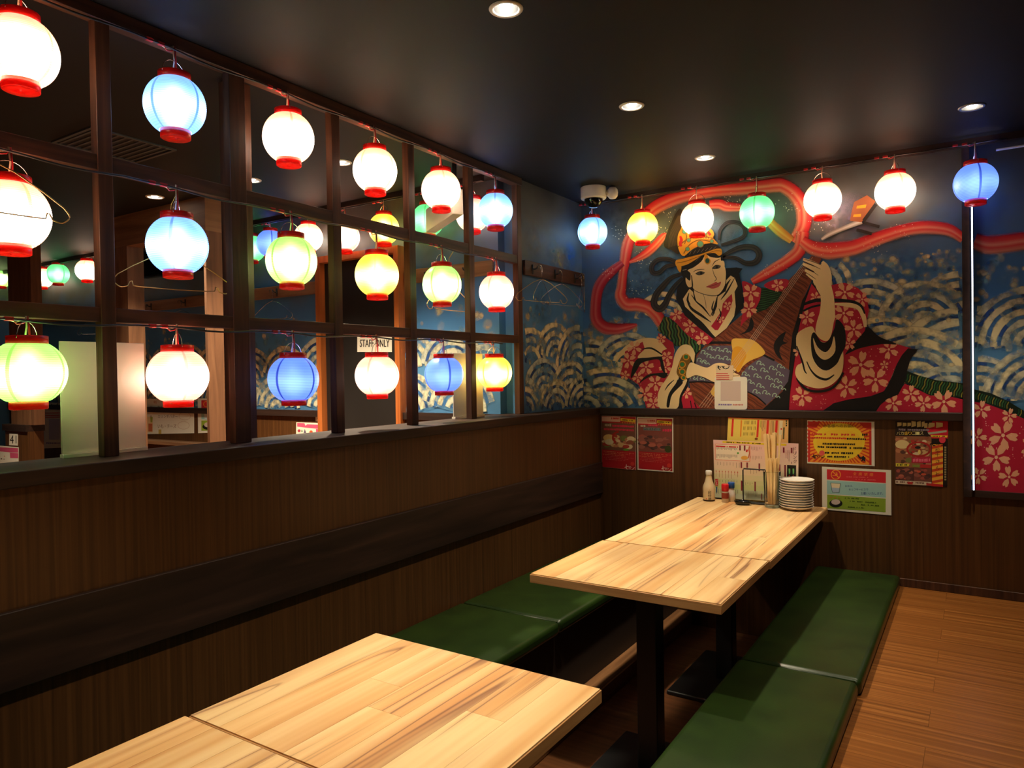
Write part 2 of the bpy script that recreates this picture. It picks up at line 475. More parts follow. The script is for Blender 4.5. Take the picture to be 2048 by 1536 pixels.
# the rest of the room and the neighbouring room
struct(B('wall_right', M['veneer'], None, 4.3, 4.42, -2.6, 4.6, -.5, CEIL))
struct(B('wall_front', M['veneer'], None, -6.6, 4.3, -2.72, -2.6, -.5, CEIL))
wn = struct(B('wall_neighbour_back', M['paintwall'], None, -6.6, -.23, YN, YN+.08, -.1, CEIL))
B('wainscot_panel', M['veneer'], wn, -6.6, -1.745, YN-.018, YN, 0, SILL0)
B('wainscot_panel', M['veneer'], wn, -.97, -.25, YN-.018, YN, 0, SILL0)
B('chair_rail', M['darkwood_x'], wn, -6.6, -1.745, YN-.04, YN, SILL0, SILL1)
B('chair_rail', M['darkwood_x'], wn, -.97, -.25, YN-.04, YN, SILL0, SILL1)
B('ceiling_rail', M['darkwood_x'], wn, -6.6, -.25, YN-.135, YN-.105, CEIL-.035, CEIL)
struct(B('wall_neighbour_left', M['paintwall'], None, -6.7, -6.6, -2.6, 4.6, -.1, CEIL))

# the staff door
dr = struct(thing('door_1', 'black door with a STAFF ONLY sign in an orange wooden frame', 'door', (0, 0, 0)))
del dr['category']
M['doorblack'] = plain('door_black', RGB(30,26,24), .5)
B('door_leaf', M['doorblack'], dr, -1.70, -1.01, YN-.012, YN, .01, 1.985)
for a, b in ((-1.745, -1.70), (-1.01, -.97)): B('door_jamb', M['doorframe'], dr, a, b, YN-.06, YN, 0, 2.03)
B('door_head', M['doorframe'], dr, -1.70, -1.01, YN-.06, YN, 1.985, 2.03)

# wooden pillars and lintel deeper in the neighbouring room
pr = thing('wooden_portal', 'pale timber portal of two pillars and a lintel in the neighbouring room', 'portal', (-2.4, 2.84, 0))
def PB(name, mat, par, x0, x1, y0, y1, z0, z1):
    ox, oy, oz = par.location
    return B(name, mat, par, x0-ox, x1-ox, y0-oy, y1-oy, z0-oz, z1-oz)
PB('pillar', M['pillar'], pr, -3.02, at(289, 600, 1, 2.9).x, 2.78, 2.9, 0, 2.13)
PB('pillar', M['pillar'], pr, -1.96, at(447, 600, 1, 2.9).x, 2.78, 2.9, 0, 2.13)
PB('lintel', M['board'], pr, -3.02, at(447, 600, 1, 2.9).x, 2.78, 2.9, 2.13, CEIL)
p2 = thing('wooden_pillar', 'broad timber pillar with dark rail and number tag 41', 'pillar', (-4.4, 2.84, 0))
PB('pillar_shaft', M['pillar'], p2, -4.73, at(83, 560, 1, 2.88).x, 2.80, 2.88, .83, CEIL)
PB('pillar_base', M['veneer'], p2, -4.80, at(88, 880, 1, 2.90).x, 2.78, 2.90, 0, .775)
PB('rail', M['darkwood_x'], p2, -4.82, at(90, 858, 1, 2.91).x, 2.765, 2.91, .775, .83)

# ------------------------------------------------------------------ lattice screen on the sill
la = thing('lattice_screen', 'dark timber lattice screen of open square bays standing on the low wall', 'screen', (XM, 2.2, SILL1))
def LB(name, mat, x0, x1, y0, y1, z0, z1):
    return MB().rbox(x0-XM, x1-XM, y0-2.2, y1-2.2, z0-SILL1, z1-SILL1, .002, 1).build(name, mat, la)
PX0, PX1 = XM-.020, XM+.018
for k in range(-3, 6):
    yc = P0+k*BAY
    hw = .023 if k != 1 else .034
    LB('post', M['postwood'], PX0, PX1, yc-hw, yc+hw, SILL1, CEIL-.045)
ya = P0-3*BAY
for (z0, z1, nm) in ((CEIL-.047, CEIL-.001, 'top_rail'), (1.838, 1.887, 'rail'), (1.37, 1.415, 'rail')):
    if nm == 'top_rail':
        LB(nm, M['railwood'], PX0-.004, PX1+.006, -2.6, P0+5*BAY+.025, z0, z1)
    else:
        for k in range(-3, 5):
            LB(nm, M['railwood'], PX0+.003, PX1-.003, P0+k*BAY+.022, P0+(k+1)*BAY-.022, z0, z1)
pc = B('post_column', M['postwood'], None, -.33, -.255, at(470, 600, 0, -.255).y, at(509, 600, 0, -.255).y, 0, CEIL-.0005)
tag(pc, 'square dark timber column behind the lattice screen', 'column')

# ------------------------------------------------------------------ recessed downlights
def downlight(i, x, y):
    ordn = ['over the gap between the two dining tables', 'over the middle of the long table', 'over the table end by the mural',
            'with a grey rim above the wooden aisle, nearest the mural', 'over the table across the gap', 'over the middle of the wooden aisle', 'over the aisle far from the mural',
            'over the table end farthest from the mural', 'in front of the timber portal', 'beside the lattice screen in the neighbouring room', 'between the lattice screen and the timber portal',
            'far from the staff door in the neighbouring room', 'beside the broad timber pillar'][i]
    t = thing('downlight', 'recessed ceiling spotlight '+ordn, 'ceiling light', (x, y, CEIL), group='recessed ceiling spotlights')
    MB().lathe([(RH-.006, .0), (RH-.004, -.004), (RH+.006, -.004), (RH+.009, -.0005), (RH+.009, .0)], 28, cap=False).build('trim_ring', M['alu'] if i == 3 else M['white'], t)
    MB().lathe([(RH-.001, .0), (RH-.008, .05), (.018, .075), (.0, .075)], 24, cap=False).build('reflector', M['reflector'], t)
    MB().lathe([(.0, -.003), (.015, -.002), (.021, .006), (.021, .05), (.010, .07), (0, .07)], 18, cap=False).build('lamp', M['lamp'], t)
    l = bpy.data.lights.new('spot', 'SPOT'); l.energy = DOWN_E*(2.6 if i >= 8 else .7 if i in (3, 5, 6) else 1)
    l.color = (1, .84, .60); l.spot_size = math.radians(100 if i >= 8 else 74); l.spot_blend = .9; l.shadow_soft_size = .03
    lo = bpy.data.objects.new('spot', l); link(lo, t); lo.location = (0, 0, -.006)
for i, (x, y) in enumerate(DL): downlight(i, x, y)

# ------------------------------------------------------------------ dining tables
ZT = .40
def table(label, x0, x1, y0, y1, seed, pole_y, base_l):
    r = random.Random(seed)
    t = thing('dining_table', label, 'table', ((x0+x1)/2, pole_y, -.42))
    ox, oy, oz = t.location
    MB().rbox(x0-ox, x1-ox, y0-oy, y1-oy, ZT-.036-oz, ZT-.0035-oz, .0012, 1).build('tabletop', M['edge'], t)
    top = t.children[0]
    n = 7; wd = (x1-x0-.006)/n
    for k in range(n):
        a = x0+.003+k*wd; ys = [y0+.003, y1-.003]
        if r.random() < .22: ys.insert(1, y0+(y1-y0)*r.uniform(.3, .72))
        for p, q in zip(ys[:-1], ys[1:]):
            B('plank', M['plank'], top, a+.0003-ox, a+wd-.0003-ox, p+.0003-oy, q-.0003-oy, ZT-.0035-oz, ZT-oz)
    MB().rbox(-.042, .042, -.042, .042, .022, ZT-.05-oz, .004, 2).build('pole', M['black'], t)
    MB().rbox(-.21, .21, -base_l/2, base_l/2, 0, .022, .008, 2).build('base_plate', M['black'], t)
    MB().rbox(-.15, .15, -.2, .2, ZT-.052-oz, ZT-.036-oz, .002, 1).build('top_bracket', M['black'], t)
    return t
table('pale striped wood table pushed against the mural wall with bottles and plates on it', .683, 1.441, 3.058, 4.398, 3, 3.70, .62)
table('pale striped wood table between the mural-wall table and the gap', .675, 1.434, 2.403, 3.055, 5, 2.70, .44)
table('pale striped wood table across the gap from the long table', .607, 1.373, .985, 1.611, 8, 1.30, .44)
table('pale striped wood table end farthest from the mural wall', .600, 1.367, -.35, .982, 11, .3, .62)

# ------------------------------------------------------------------ seat cushions
def cushion(label, x0, x1, y0, y1, grp):
    o = MB().rbox(x0-(x0+x1)/2, (x1-x0)/2, -(y1-y0)/2, (y1-y0)/2, 0, .062, .022, 4).build('seat_cushion', M['vinyl'])
    o.location = ((x0+x1)/2, (y0+y1)/2, .0)
    tag(o, label, 'cushion', grp)
    for s in (-1, 1):
        pass
    MB().tube([(-(x1-x0)/2+.02, -(y1-y0)/2+.003, .052), ((x1-x0)/2-.02, -(y1-y0)/2+.003, .052)], .004, 6).build('piping', M['vinyl'], o)
cushion('dark green vinyl seat pad along the aisle, next to the mural wall', 1.372, 1.805, 2.838, 4.405, 'green seat pads')
cushion('dark green vinyl seat pad along the aisle, second from the mural wall', 1.366, 1.797, 1.25, 2.832, 'green seat pads')
cushion('dark green vinyl seat pad along the aisle, third from the mural wall', 1.37, 1.80, -.35, 1.244, 'green seat pads')
cushion('dark green vinyl seat pad against the low veneer wall, next to the mural wall', .004, .566, 2.838, 4.405, 'green seat pads')
cushion('dark green vinyl seat pad against the low veneer wall, second from the mural wall', .004, .568, 1.25, 2.832, 'green seat pads')
cushion('dark green vinyl seat pad against the low veneer wall, third from the mural wall', .004, .566, -.35, 1.244, 'green seat pads')

# ------------------------------------------------------------------ paper lanterns
def shade_mat(name, base, deep, hot, s_base, s_hot, seam, see=.3):
    """lit ribbed paper: glow strongest level with the bulb, darker at ribs and seams"""
    m, nt, bs = newmat(name)
    sx = N(nt, 'ShaderNodeSeparateXYZ'); nt.links.new(N(nt, 'ShaderNodeTexCoord').outputs['Object'], sx.inputs[0])
    z = sx.outputs[2]
    q = mathn(nt, 'DIVIDE', mathn(nt, 'ADD', z, .014), .042)
    g = mathn(nt, 'POWER', 2.718, mathn(nt, 'MULTIPLY', mathn(nt, 'MULTIPLY', q, q), -1))
    rib = mathn(nt, 'MULTIPLY_ADD', mathn(nt, 'SINE', mathn(nt, 'MULTIPLY', z, 2*math.pi/.0066)), .2, .8)
    an = mathn(nt, 'MULTIPLY', mathn(nt, 'ARCTAN2', sx.outputs[1], sx.outputs[0]), 4/(2*math.pi))
    fr = mathn(nt, 'ABSOLUTE', mathn(nt, 'SUBTRACT', mathn(nt, 'FRACT', mathn(nt, 'ADD', an, 10.5)), .5))
    sm = mathn(nt, 'LESS_THAN', fr, .034)
    col = N(nt, 'ShaderNodeMixRGB'); col.inputs[1].default_value = base; col.inputs[2].default_value = hot
    nt.links.new(g, col.inputs[0])
    c2 = N(nt, 'ShaderNodeMixRGB'); c2.inputs[2].default_value = deep
    nt.links.new(mathn(nt, 'MULTIPLY', sm, seam), c2.inputs[0]); nt.links.new(col.outputs[0], c2.inputs[1])
    st = mathn(nt, 'MULTIPLY', mathn(nt, 'MULTIPLY_ADD', g, s_hot, s_base), rib)
    st = mathn(nt, 'MULTIPLY', st, mathn(nt, 'MULTIPLY_ADD', sm, -.62*seam, 1))
    bs.inputs['Base Color'].default_value = base; bs.inputs['Roughness'].default_value = .35
    nt.links.new(c2.outputs[0], bs.inputs['Emission Color']); nt.links.new(st, bs.inputs['Emission Strength'])
    # a soft milky view of the bulb through the paper
    rf = N(nt, 'ShaderNodeBsdfRefraction'); rf.inputs['IOR'].default_value = 1.35; rf.inputs['Roughness'].default_value = .8
    rf.inputs['Color'].default_value = hot
    mix = N(nt, 'ShaderNodeMixShader'); mix.inputs[0].default_value = see
    out = nt.nodes['Material Output']
    nt.links.new(bs.outputs[0], mix.inputs[1]); nt.links.new(rf.outputs[0], mix.inputs[2]); nt.links.new(mix.outputs[0], out.inputs[0])
    return m
SH = {
 'white': shade_mat('shade_white', (1, .60, .36, 1), (1, .25, .08, 1), (1, .90, .76, 1), .92, 6.5, .75, .14),
 'rose':  shade_mat('shade_rose', (1, .55, .40, 1), (1, .22, .10, 1), (1, .84, .74, 1), .85, 2.6, .75, .10),
 'sky':   shade_mat('shade_sky', (.20, .46, 1, 1), (.05, .14, .8, 1), (.55, .84, 1, 1), 1.15, .9, .85, .09),
 'blue':  shade_mat('shade_blue', (.13, .27, 1, 1), (.01, .05, .6, 1), (.22, .42, 1, 1), 1.15, .4, .95, .02),
 'lime':  shade_mat('shade_lime', (.34, .92, .15, 1), (.12, .55, .03, 1), (.88, 1, .52, 1), 1.0, 2.6, .75, .1),
 'green': shade_mat('shade_green', (.14, .80, .28, 1), (.03, .45, .09, 1), (.40, 1, .55, 1), .95, .9, .75, .05),
 'yellow': shade_mat('shade_yellow', (1, .74, .05, 1), (.75, .42, .0, 1), (1, .96, .42, 1), 1.0, 2.2, .7, .1),
}
CNAME = {'white': 'warm white', 'rose': 'rose-white', 'sky': 'light blue', 'blue': 'deep blue', 'lime': 'lime green', 'green': 'emerald green', 'yellow': 'yellow'}
def shade_mesh(key):
    R, H = .101, .089
    prof = []
    n = 54
    for i in range(n+1):
        u = -1+2*i/n
        z = u*H
        r = R*(1-abs(u)**2.55*.46)
        r = R*math.cos(math.asin(min(1, abs(u)*.865)))**.92 if True else r
        prof.append((r+(.0011 if i % 2 else 0), z))
    me = MB().lathe(prof, 36, cap=False).mesh('shade_'+key)
    me.materials.append(SH[key]); return me
SHM = {k: shade_mesh(k) for k in SH}
RE = .101*math.cos(math.asin(.865))**.92
def part_mesh(mb, mat, name):
    me = mb.mesh(name); me.materials.append(mat); return me
LM = {
 'top_ring': part_mesh(MB().lathe([(RE-.006, .086), (RE, .085), (RE, .113), (RE-.003, .114), (RE-.004, .09)], 28, cap=False), M['red'], 'top_ring'),
 'bottom_ring': part_mesh(MB().lathe([(0, -.086), (RE-.004, -.086), (RE-.004, -.113), (RE-.007, -.115), (RE-.010, -.113), (.006, -.113), (.005, -.116), (0, -.116)], 28, cap=False), M['red'], 'bottom_ring'),
 'bulb': part_mesh(MB().lathe([(0, -.062), (.018, -.056), (.028, -.036), (.03, -.016), (.022, .008), (.013, .022), (.012, .05), (0, .05)], 16, cap=False), M['bulb'], 'bulb'),
 'wire_handle': part_mesh(MB().tube([(0, RE*math.cos(a), .105+.052*math.sin(a)) for a in [math.pi*k/12 for k in range(13)]], .0013, 5), M['steel'], 'wire_handle'),
}
def lantern(key, p, label, group, hang, rz=0, sc=.96, squash=1.0):
    t = thing('paper_lantern', label, 'lantern', p, rz, group)
    t.scale = (sc, sc, sc*squash)
    link(bpy.data.objects.new('shade', SHM[key]), t)
    for k, me in LM.items(): link(bpy.data.objects.new(k, me), t)
    h = max(.03, hang/sc/squash-.106)
    MB().tube([(.004, .003, .045), (.005, .004, .10), (.003, .006, .106+h*.5), (.001, .003, .106+h)], .0026, 6).build('cord', M['cordred'], t)
    MB().tube([(-.004, -.002, .045), (-.006, -.003, .10), (-.002, .003, .106+h*.5), (-.001, -.002, .106+h)], .0026, 6).build('cord', M['cordwhite'], t)
    return t

BAYN = {0: 'first', 1: 'second', 2: 'third', 3: 'fourth', 4: 'fifth', 5: 'sixth'}
LX = XM+.03
rows = {
 'top': [(40, 104, 'white', 5), (350, 212, 'sky', 4), (577, 276, 'white', 3), (750, 341, 'white', 2), (882, 380, 'white', 1), (991, 421, 'sky', 0)],
 'middle': [(22, 430, 'white', 5), (355, 491, 'sky', 4), (583, 522, 'lime', 3), (754, 550, 'yellow', 2), (884, 569, 'lime', 1), (993, 584, 'rose', 0)],
 'bottom': [(56, 745, 'lime', 5), (356, 752, 'rose', 4), (587, 758, 'blue', 3), (754, 751, 'rose', 2), (888, 749, 'blue', 1), (989, 745, 'yellow', 0)],
}
railz = {'top': CEIL-.047, 'middle': 1.838, 'bottom': 1.37}
LPOS = {}
for rn, lst in rows.items():
    for px, py, key, b in lst:
        p = at(px, py, 0, LX); LPOS[(rn, b)] = p
        lantern(key, p, '%s paper lantern, %s lattice row, %s bay from the coat-hook wall' % (CNAME[key], rn, BAYN[b]),
                'lanterns in the lattice screen', railz[rn]-p.z+.004, rz=rnd.uniform(0, 1.57), squash=1.0 if rn != 'bottom' else .95)
for i, (px, py, key) in enumerate([(1185, 464, 'sky'), (1285, 455, 'yellow'), (1394, 438, 'white'), (1514, 425, 'green'), (1645, 400, 'white'), (1790, 383, 'white'), (1951, 366, 'blue')]):
    p = at(px, py, 1, D-.115)
    lantern(key, p, '%s paper lantern hanging along the mural wall, %s from the corner' % (CNAME[key], ['first','second','third','fourth','fifth','sixth','seventh'][i]),
            'lanterns along the mural wall', CEIL-.035-p.z, rz=rnd.uniform(0, 1.57))
for i, (px, py, key) in enumerate([(945, 430, 'rose'), (856, 440, 'green'), (768, 458, 'yellow'), (690, 474, 'rose'), (617, 475, 'white'), (541, 487, 'blue'), (503, 497, 'green')]):
    p = at(px, py, 1, YN-.12)
    lantern(key, p, '%s paper lantern along the staff-door wall, %s from the lattice screen' % (CNAME[key], ['first','second','third','fourth','fifth','sixth','seventh'][i]),
            'lanterns on the neighbouring wall', CEIL-.035-p.z, rz=rnd.uniform(0, 1.57))
for i, (px, py, key) in enumerate([(174, 541, 'white'), (116, 548, 'green'), (84, 556, 'white'), (2, 556, 'lime')]):
    p = at(px, py, 1, YN-.12)
    lantern(key, p, '%s paper lantern beyond the broad timber pillar, %s from the portal' % (CNAME[key], ['first','second','third','fourth'][i]),
            'lanterns beyond the pillar', CEIL-.035-p.z, rz=rnd.uniform(0, 1.57))

# cables with red connectors that feed the lanterns
def cable(name, label, pts, drops, axis):
    t = tag(MB().tube(pts, .0035, 6).build(name, M['cable']), label, 'cable', 'lantern cables')
    for d in drops:
        d = Vector(d)
        off = Vector((0, 1, 0)) if axis == 1 else Vector((1, 0, 0))
        for k in (-.085, -.045):
            c = d+off*k
            MB().rbox(c.x-(.006 if axis == 1 else .012), c.x+(.006 if axis == 1 else .012), c.y-(.012 if axis == 1 else .006), c.y+(.012 if axis == 1 else .006), c.z-.008, c.z+.004, .002, 1).build('connector', M['cordred'], t)
        MB().tube([d+off*-.04, d+off*-.025+Vector((0, 0, -.016)), d+off*-.008+Vector((0, 0, -.012)), d], .0022, 5).build('lead', M['cordred'], t)
        MB().tube([d+off*-.05+Vector((0, 0, -.004)), d+off*-.028+Vector((0, 0, -.010)), d], .002, 5).build('lead', M['cordwhite'], t)
for rn, z in railz.items():
    ys = [LPOS[(rn, b)].y for b in range(6)]
    pts = []
    y = ys[5]-.7
    while y < ys[0]+.1:
        sag = .006*math.sin(y*13)+.004
        pts.append((LX+.003, y, z-.006-abs(sag))); y += .06
    cable('lantern_cable', 'black lantern cable with red connectors under the %s rail of the lattice' % ('ceiling' if rn == 'top' else 'upper' if rn == 'middle' else 'lower'),
          pts, [(LX, y_, z-.004) for y_ in ys], 1)
bx = [at(px, py, 1, D-.115).x for px, py in ((1185, 464), (1285, 455), (1394, 438), (1514, 425), (1645, 400), (1790, 383), (1951, 366))]
cable('lantern_cable', 'black lantern cable with red connectors along the mural wall', [(-.05+.06*i, D-.115, CEIL-.04-.004*abs(math.sin(i))) for i in range(40)], [(x, D-.115, CEIL-.037) for x in bx], 0)
nx = [at(px, py, 1, YN-.12).x for px, py in ((945, 430), (856, 440), (768, 458), (690, 474), (617, 475), (541, 487), (174, 541), (116, 548))]
cable('lantern_cable', 'black lantern cable with red connectors along the neighbouring wall', [(-6.0+.1*i, YN-.12, CEIL-.04) for i in range(58)], [(x, YN-.12, CEIL-.037) for x in nx], 0)

# ------------------------------------------------------------------ mural on the back wall
YW = DM-.0005
def wallpt(p):                       # drawing grid (photo pixels) -> the painted wall face
    q = at(p[0], p[1], 1, YW); return Vector((q.x, YW, q.z))
def mk(ox, oy, k):
    return lambda L: [(ox+u/k, oy+v/k) for u, v in L]
c1 = mk(1150, 340, 5.12); c2 = mk(1500, 340, 4.518); c3 = mk(1150, 600, 5.12); c4 = mk(1500, 600, 4.551); c5 = mk(1840, 260, 2.048)
CREAM = RGB(240,212,156); SKIN = RGB(244,214,160); INK = RGB(24,21,22); CRIM = RGB(186,30,58); PETAL = RGB(236,172,132)
GOLD = RGB(214,152,40); DGOLD = RGB(120,84,24); GRN = RGB(40,92,46); DGRN = RGB(20,34,22); TEAL = RGB(60,142,112)
BROWN = RGB(124,62,38); DBROWN = RGB(70,34,24); PURP = RGB(96,84,102); SWIRL = RGB(160,190,168); WBLUE = RGB(34,66,128); NAVY = RGB(26,48,96)
WCREAM = RGB(234,218,168); WTEAL = RGB(122,170,192)
mural = thing('wall_mural', 'painted mural of a woman in a red blossom kimono playing a lute above waves', 'mural', (1.0, DM, .95))
mural.location = (0, 0, 0)

def waves(pr, fams, seed, clip, up=-1):
    """hand-brushed concentric wave arcs: broad cream bands with blue gaps"""
    r = random.Random(seed)
    def arc(cx_, cy_, rad, a, b, n=16):
        L = [(cx_+rad*math.cos(a+(b-a)*i/n), cy_+up*rad*.92*math.sin(a+(b-a)*i/n)) for i in range(n+1)]
        return [p for p in L if clip(p)]
    for (cx_, cy_, rmax, step, a0, a1) in fams:
        rad = rmax
        pts = arc(cx_, cy_, rmax*.5, math.radians(a0), math.radians(a1))
        if len(pts) > 2: pr.strip(pts, [(-.5, WTEAL[:3]+(.15,)), (0, RGB(84,136,184)[:3]+(.9,)), (.5, WTEAL[:3]+(.15,))], False, width=rmax)
        while rad > step*.7:
            a = math.radians(a0+r.uniform(-10, 10)); b = math.radians(a1+r.uniform(-10, 10))
            pts = arc(cx_, cy_, rad, a, b)
            if len(pts) > 2:
                t = r.uniform(0, .5)
                c = tuple(1.08*(WCREAM[i]*(1-t)+WTEAL[i]*t) for i in range(3))
                wd = [step*r.uniform(.5, .72) for _ in pts]
                pr.strip(pts, [(-.58, c+(.0,)), (-.4, c+(.95,)), (.0, c+(1.2,)), (.4, c+(.95,)), (.58, c+(.0,))], False, width=wd)
            # broken navy dashes in the gap
            k = a
            while k < b:
                l = r.uniform(.2, .7)
                p2 = arc(cx_, cy_, rad-step*.52, k, min(b, k+l), 6)
                if len(p2) > 2 and r.random() < .75:
                    q = r.choice([RGB(46,84,156), RGB(36,66,124), RGB(62,112,170)])[:3]
                    pr.strip(p2, [(-.5, q+(.7,)), (0, q+(1.1,)), (.5, q+(.7,))], False, width=step*r.uniform(.25, .42))
                k += l+r.uniform(.05, .3)
            rad -= step
def foam(pr, n, box, seed, clip, size=(4, 11)):
    r = random.Random(seed)
    for _ in range(n):
        p = (r.uniform(box[0], box[2]), r.uniform(box[1], box[3]))
        if not clip(p): continue
        t = r.random(); c = (WCREAM if t < .55 else RGB(140,184,204) if t < .85 else RGB(60,104,166))[:3]
        s = r.uniform(*size)
        pr.softdisc(p, s*r.uniform(.8, 1.6), c+(r.uniform(.5, .95),), 9, s)
W = Print(wallpt, (0, -1, 0), step=.000008)
clipL = lambda p: 1166 < p[0] < 1420 and 380 < p[1] < 816+.012*(p[0]-1165)
clipR = lambda p: 1560 < p[0] < 1926 and 380 < p[1] < 816+.012*(p[0]-1165)
# sprayed soft-edged colour patches of the sky
for (x, y, rr, c) in [(1290, 560, 70, RGB(70,120,170)), (1420, 470, 60, RGB(90,130,150)), (1700, 440, 60, RGB(150,130,160)), (1660, 450, 40, RGB(190,180,190)), (1590, 640, 60, RGB(60,100,150)), (1250, 600, 60, RGB(64,104,140)), (1800, 560, 80, RGB(70,110,160)), (1330, 520, 40, RGB(70,125,175)), (1490, 480, 40, RGB(60,110,160)), (1230, 440, 40, RGB(90,96,92))]:
    W.softdisc((x, y), rr, c[:3]+(.6,), 18)
foam(W, 120, (1690, 515, 1925, 600), 5, clipR)
foam(W, 40, (1840, 500, 1925, 540), 6, clipR, (3, 8))
foam(W, 60, (1168, 640, 1290, 740), 7, clipL)
waves(W, [(1925, 640, 100, 22, 80, 180), (1740, 650, 95, 22, 10, 150), (1850, 650, 90, 22, 20, 175), (1690, 710, 100, 22, 0, 110), (1770, 720, 90, 21, 10, 170),
          (1925, 750, 140, 25, 85, 180), (1830, 780, 130, 25, 10, 178), (1900, 815, 85, 22, 10, 175), (1690, 770, 80, 22, 5, 90), (1640, 570, 60, 20, 0, 60)], 3, clipR)
waves(W, [(1180, 740, 62, 19, 10, 150), (1255, 725, 60, 18, 20, 170), (1330, 640, 56, 18, 20, 175), (1290, 790, 74, 19, 40, 178), (1215, 824, 92, 21, 5, 175), (1168, 824, 50, 18, 0, 100)], 4, clipL)
foam(W, 40, (1690, 600, 1925, 740), 8, clipR, (3, 8))
# right-hand panel
clipP = lambda p: 1949 < p[0] < 2300 and 300 < p[1] < 976+.03*(p[0]-1949)
foam(W, 90, (1950, 510, 2200, 640), 9, clipP)
waves(W, [(1950, 700, 90, 22, 0, 90), (2060, 690, 120, 23, 20, 175), (1960, 800, 90, 22, 0, 100), (2080, 800, 110, 22, 30, 178), (2180, 760, 120, 24, 20, 170)], 13, clipP)
W.build('painted_waves', M['brush'], mural)['kind'] = 'stuff'

# ribbon, sprayed with soft edges
R_ = Print(wallpt, (0, -1, 0), base=.0002+W.h, step=.000006)
def ribbon(path, width, a=1.0, hot=RGB(226,64,58), edge=RGB(200,30,44), lite=RGB(240,140,112)):
    h, e, l = hot[:3], edge[:3], lite[:3]
    R_.strip(path, [(-.68, e+(0,)), (-.46, e+(a,)), (-.22, h+(a,)), (.0, l+(a,)), (.18, h+(a,)), (.42, l+(a*.85,)), (.68, l+(0,))], True, 7, [w_*1.12 for w_ in width])
ribbon(c1([(700, 520), (770, 430), (900, 345), (1100, 270), (1400, 215), (1700, 195), (1950, 172), (2048, 160), (2130, 165), (2240, 235), (2330, 360), (2350, 480), (2330, 600), (2240, 740)]), [17, 20, 21, 21, 20, 20, 21, 22, 22, 23, 24, 24, 22, 20])
ribbon(c2([(480, 560), (460, 690), (420, 760), (330, 830), (230, 890), (110, 960), (20, 1010)]), [20, 20, 20, 19, 18, 15, 10])
ribbon(c1([(1380, 355), (1480, 350), (1560, 378), (1700, 385)]), [13, 15, 15, 12])
ribbon(c2([(150, 440), (230, 520), (300, 580), (380, 640)]), [14, 15, 15, 12], .9, RGB(226,150,60), RGB(206,120,40), RGB(236,186,90))
ribbon(c2([(470, 640), (560, 700), (680, 730), (800, 725), (950, 700), (1150, 622), (1400, 545), (1600, 520), (1800, 545), (1926, 625)]), [16, 22, 25, 25, 23, 21, 19, 20, 19, 15])
ribbon([(1949, 482), (1975, 490), (2010, 488), (2060, 482), (2140, 488), (2250, 470)], [24, 28, 28, 28, 26, 26])
ribbon(c1([(640, 600), (570, 690), (535, 800), (515, 920), (495, 1060), (480, 1200), (470, 1290), (530, 1375), (640, 1380), (750, 1410), (840, 1490), (880, 1560), (910, 1640)]), [13, 17, 18, 17, 14, 15, 18, 20, 21, 20, 20, 18, 10])
ribbon(c1([(490, 950), (390, 1030), (290, 1125), (235, 1240), (215, 1400), (225, 1530), (300, 1610), (420, 1630), (540, 1610), (640, 1585)]), [10, 15, 17, 17, 17, 19, 20, 18, 13, 4], 1, RGB(196,40,60), RGB(160,24,48), RGB(216,110,110))
ribbon(c1([(560, 945), (650, 905), (740, 850), (830, 770), (900, 690), (940, 650)]), [5, 10, 13, 13, 11, 4])
for i in range(240):
    r = rnd
    base = r.choice([c1([(460, 640)])[0], c1([(900, 620)])[0], c1([(340, 1020)])[0], c1([(700, 930)])[0], c1([(650, 1250)])[0], c1([(1600, 310)])[0], c1([(930, 460)])[0], c2([(360, 330)])[0], c2([(690, 710)])[0], c2([(430, 560)])[0], c2([(640, 480)])[0], c2([(180, 900)])[0], c2([(1150, 690)])[0], c2([(1400, 560)])[0]])
    R_.disc((base[0]+r.gauss(0, 14), base[1]+r.gauss(0, 8)), r.uniform(.5, 1.0), RGB(240,226,200), 6)
R_.build('painted_ribbon', M['spray'], mural)

F = Print(wallpt, (0, -1, 0), base=.0002+R_.h, step=.000008)
def hairloop(path, wd):
    F.strip(c1(path), [(-.5, INK), (-.2, RGB(52,50,50)), (0, RGB(28,26,27)), (.3, RGB(60,57,56)), (.5, INK)], True, 7, [w_/5.12 for w_ in wd])
hairloop([(1060, 950), (950, 915), (850, 925), (790, 990), (805, 1055), (870, 1050), (940, 990), (1050, 970)], [40, 46, 46, 50, 50, 46, 42, 36])
hairloop([(1100, 1065), (990, 1105), (905, 1190), (835, 1280), (815, 1375), (870, 1425), (930, 1370), (965, 1290), (1030, 1190), (1110, 1110)], [36, 46, 60, 66, 70, 70, 66, 58, 50, 40])
hairloop([(1510, 890), (1600, 835), (1720, 790), (1840, 800), (1890, 870), (1850, 945), (1750, 955), (1650, 905), (1520, 895)], [36, 44, 52, 60, 64, 60, 52, 42, 34])
hairloop([(1480, 720), (1490, 620), (1560, 545), (1660, 540), (1735, 590), (1740, 670), (1660, 720), (1500, 770)], [26, 32, 38, 42, 44, 42, 38, 26])
F.poly(c1([(1090, 400), (1040, 440), (990, 540), (940, 660), (915, 780), (990, 820), (1070, 860), (1060, 700), (1090, 600), (1130, 520)]), RGB(46,36,26))
for k in range(9): F.stroke(c1([(960+k*12, 800-k*4), (985+k*11, 640), (1060+k*5, 470)]), 1.0, RGB(84,66,40))

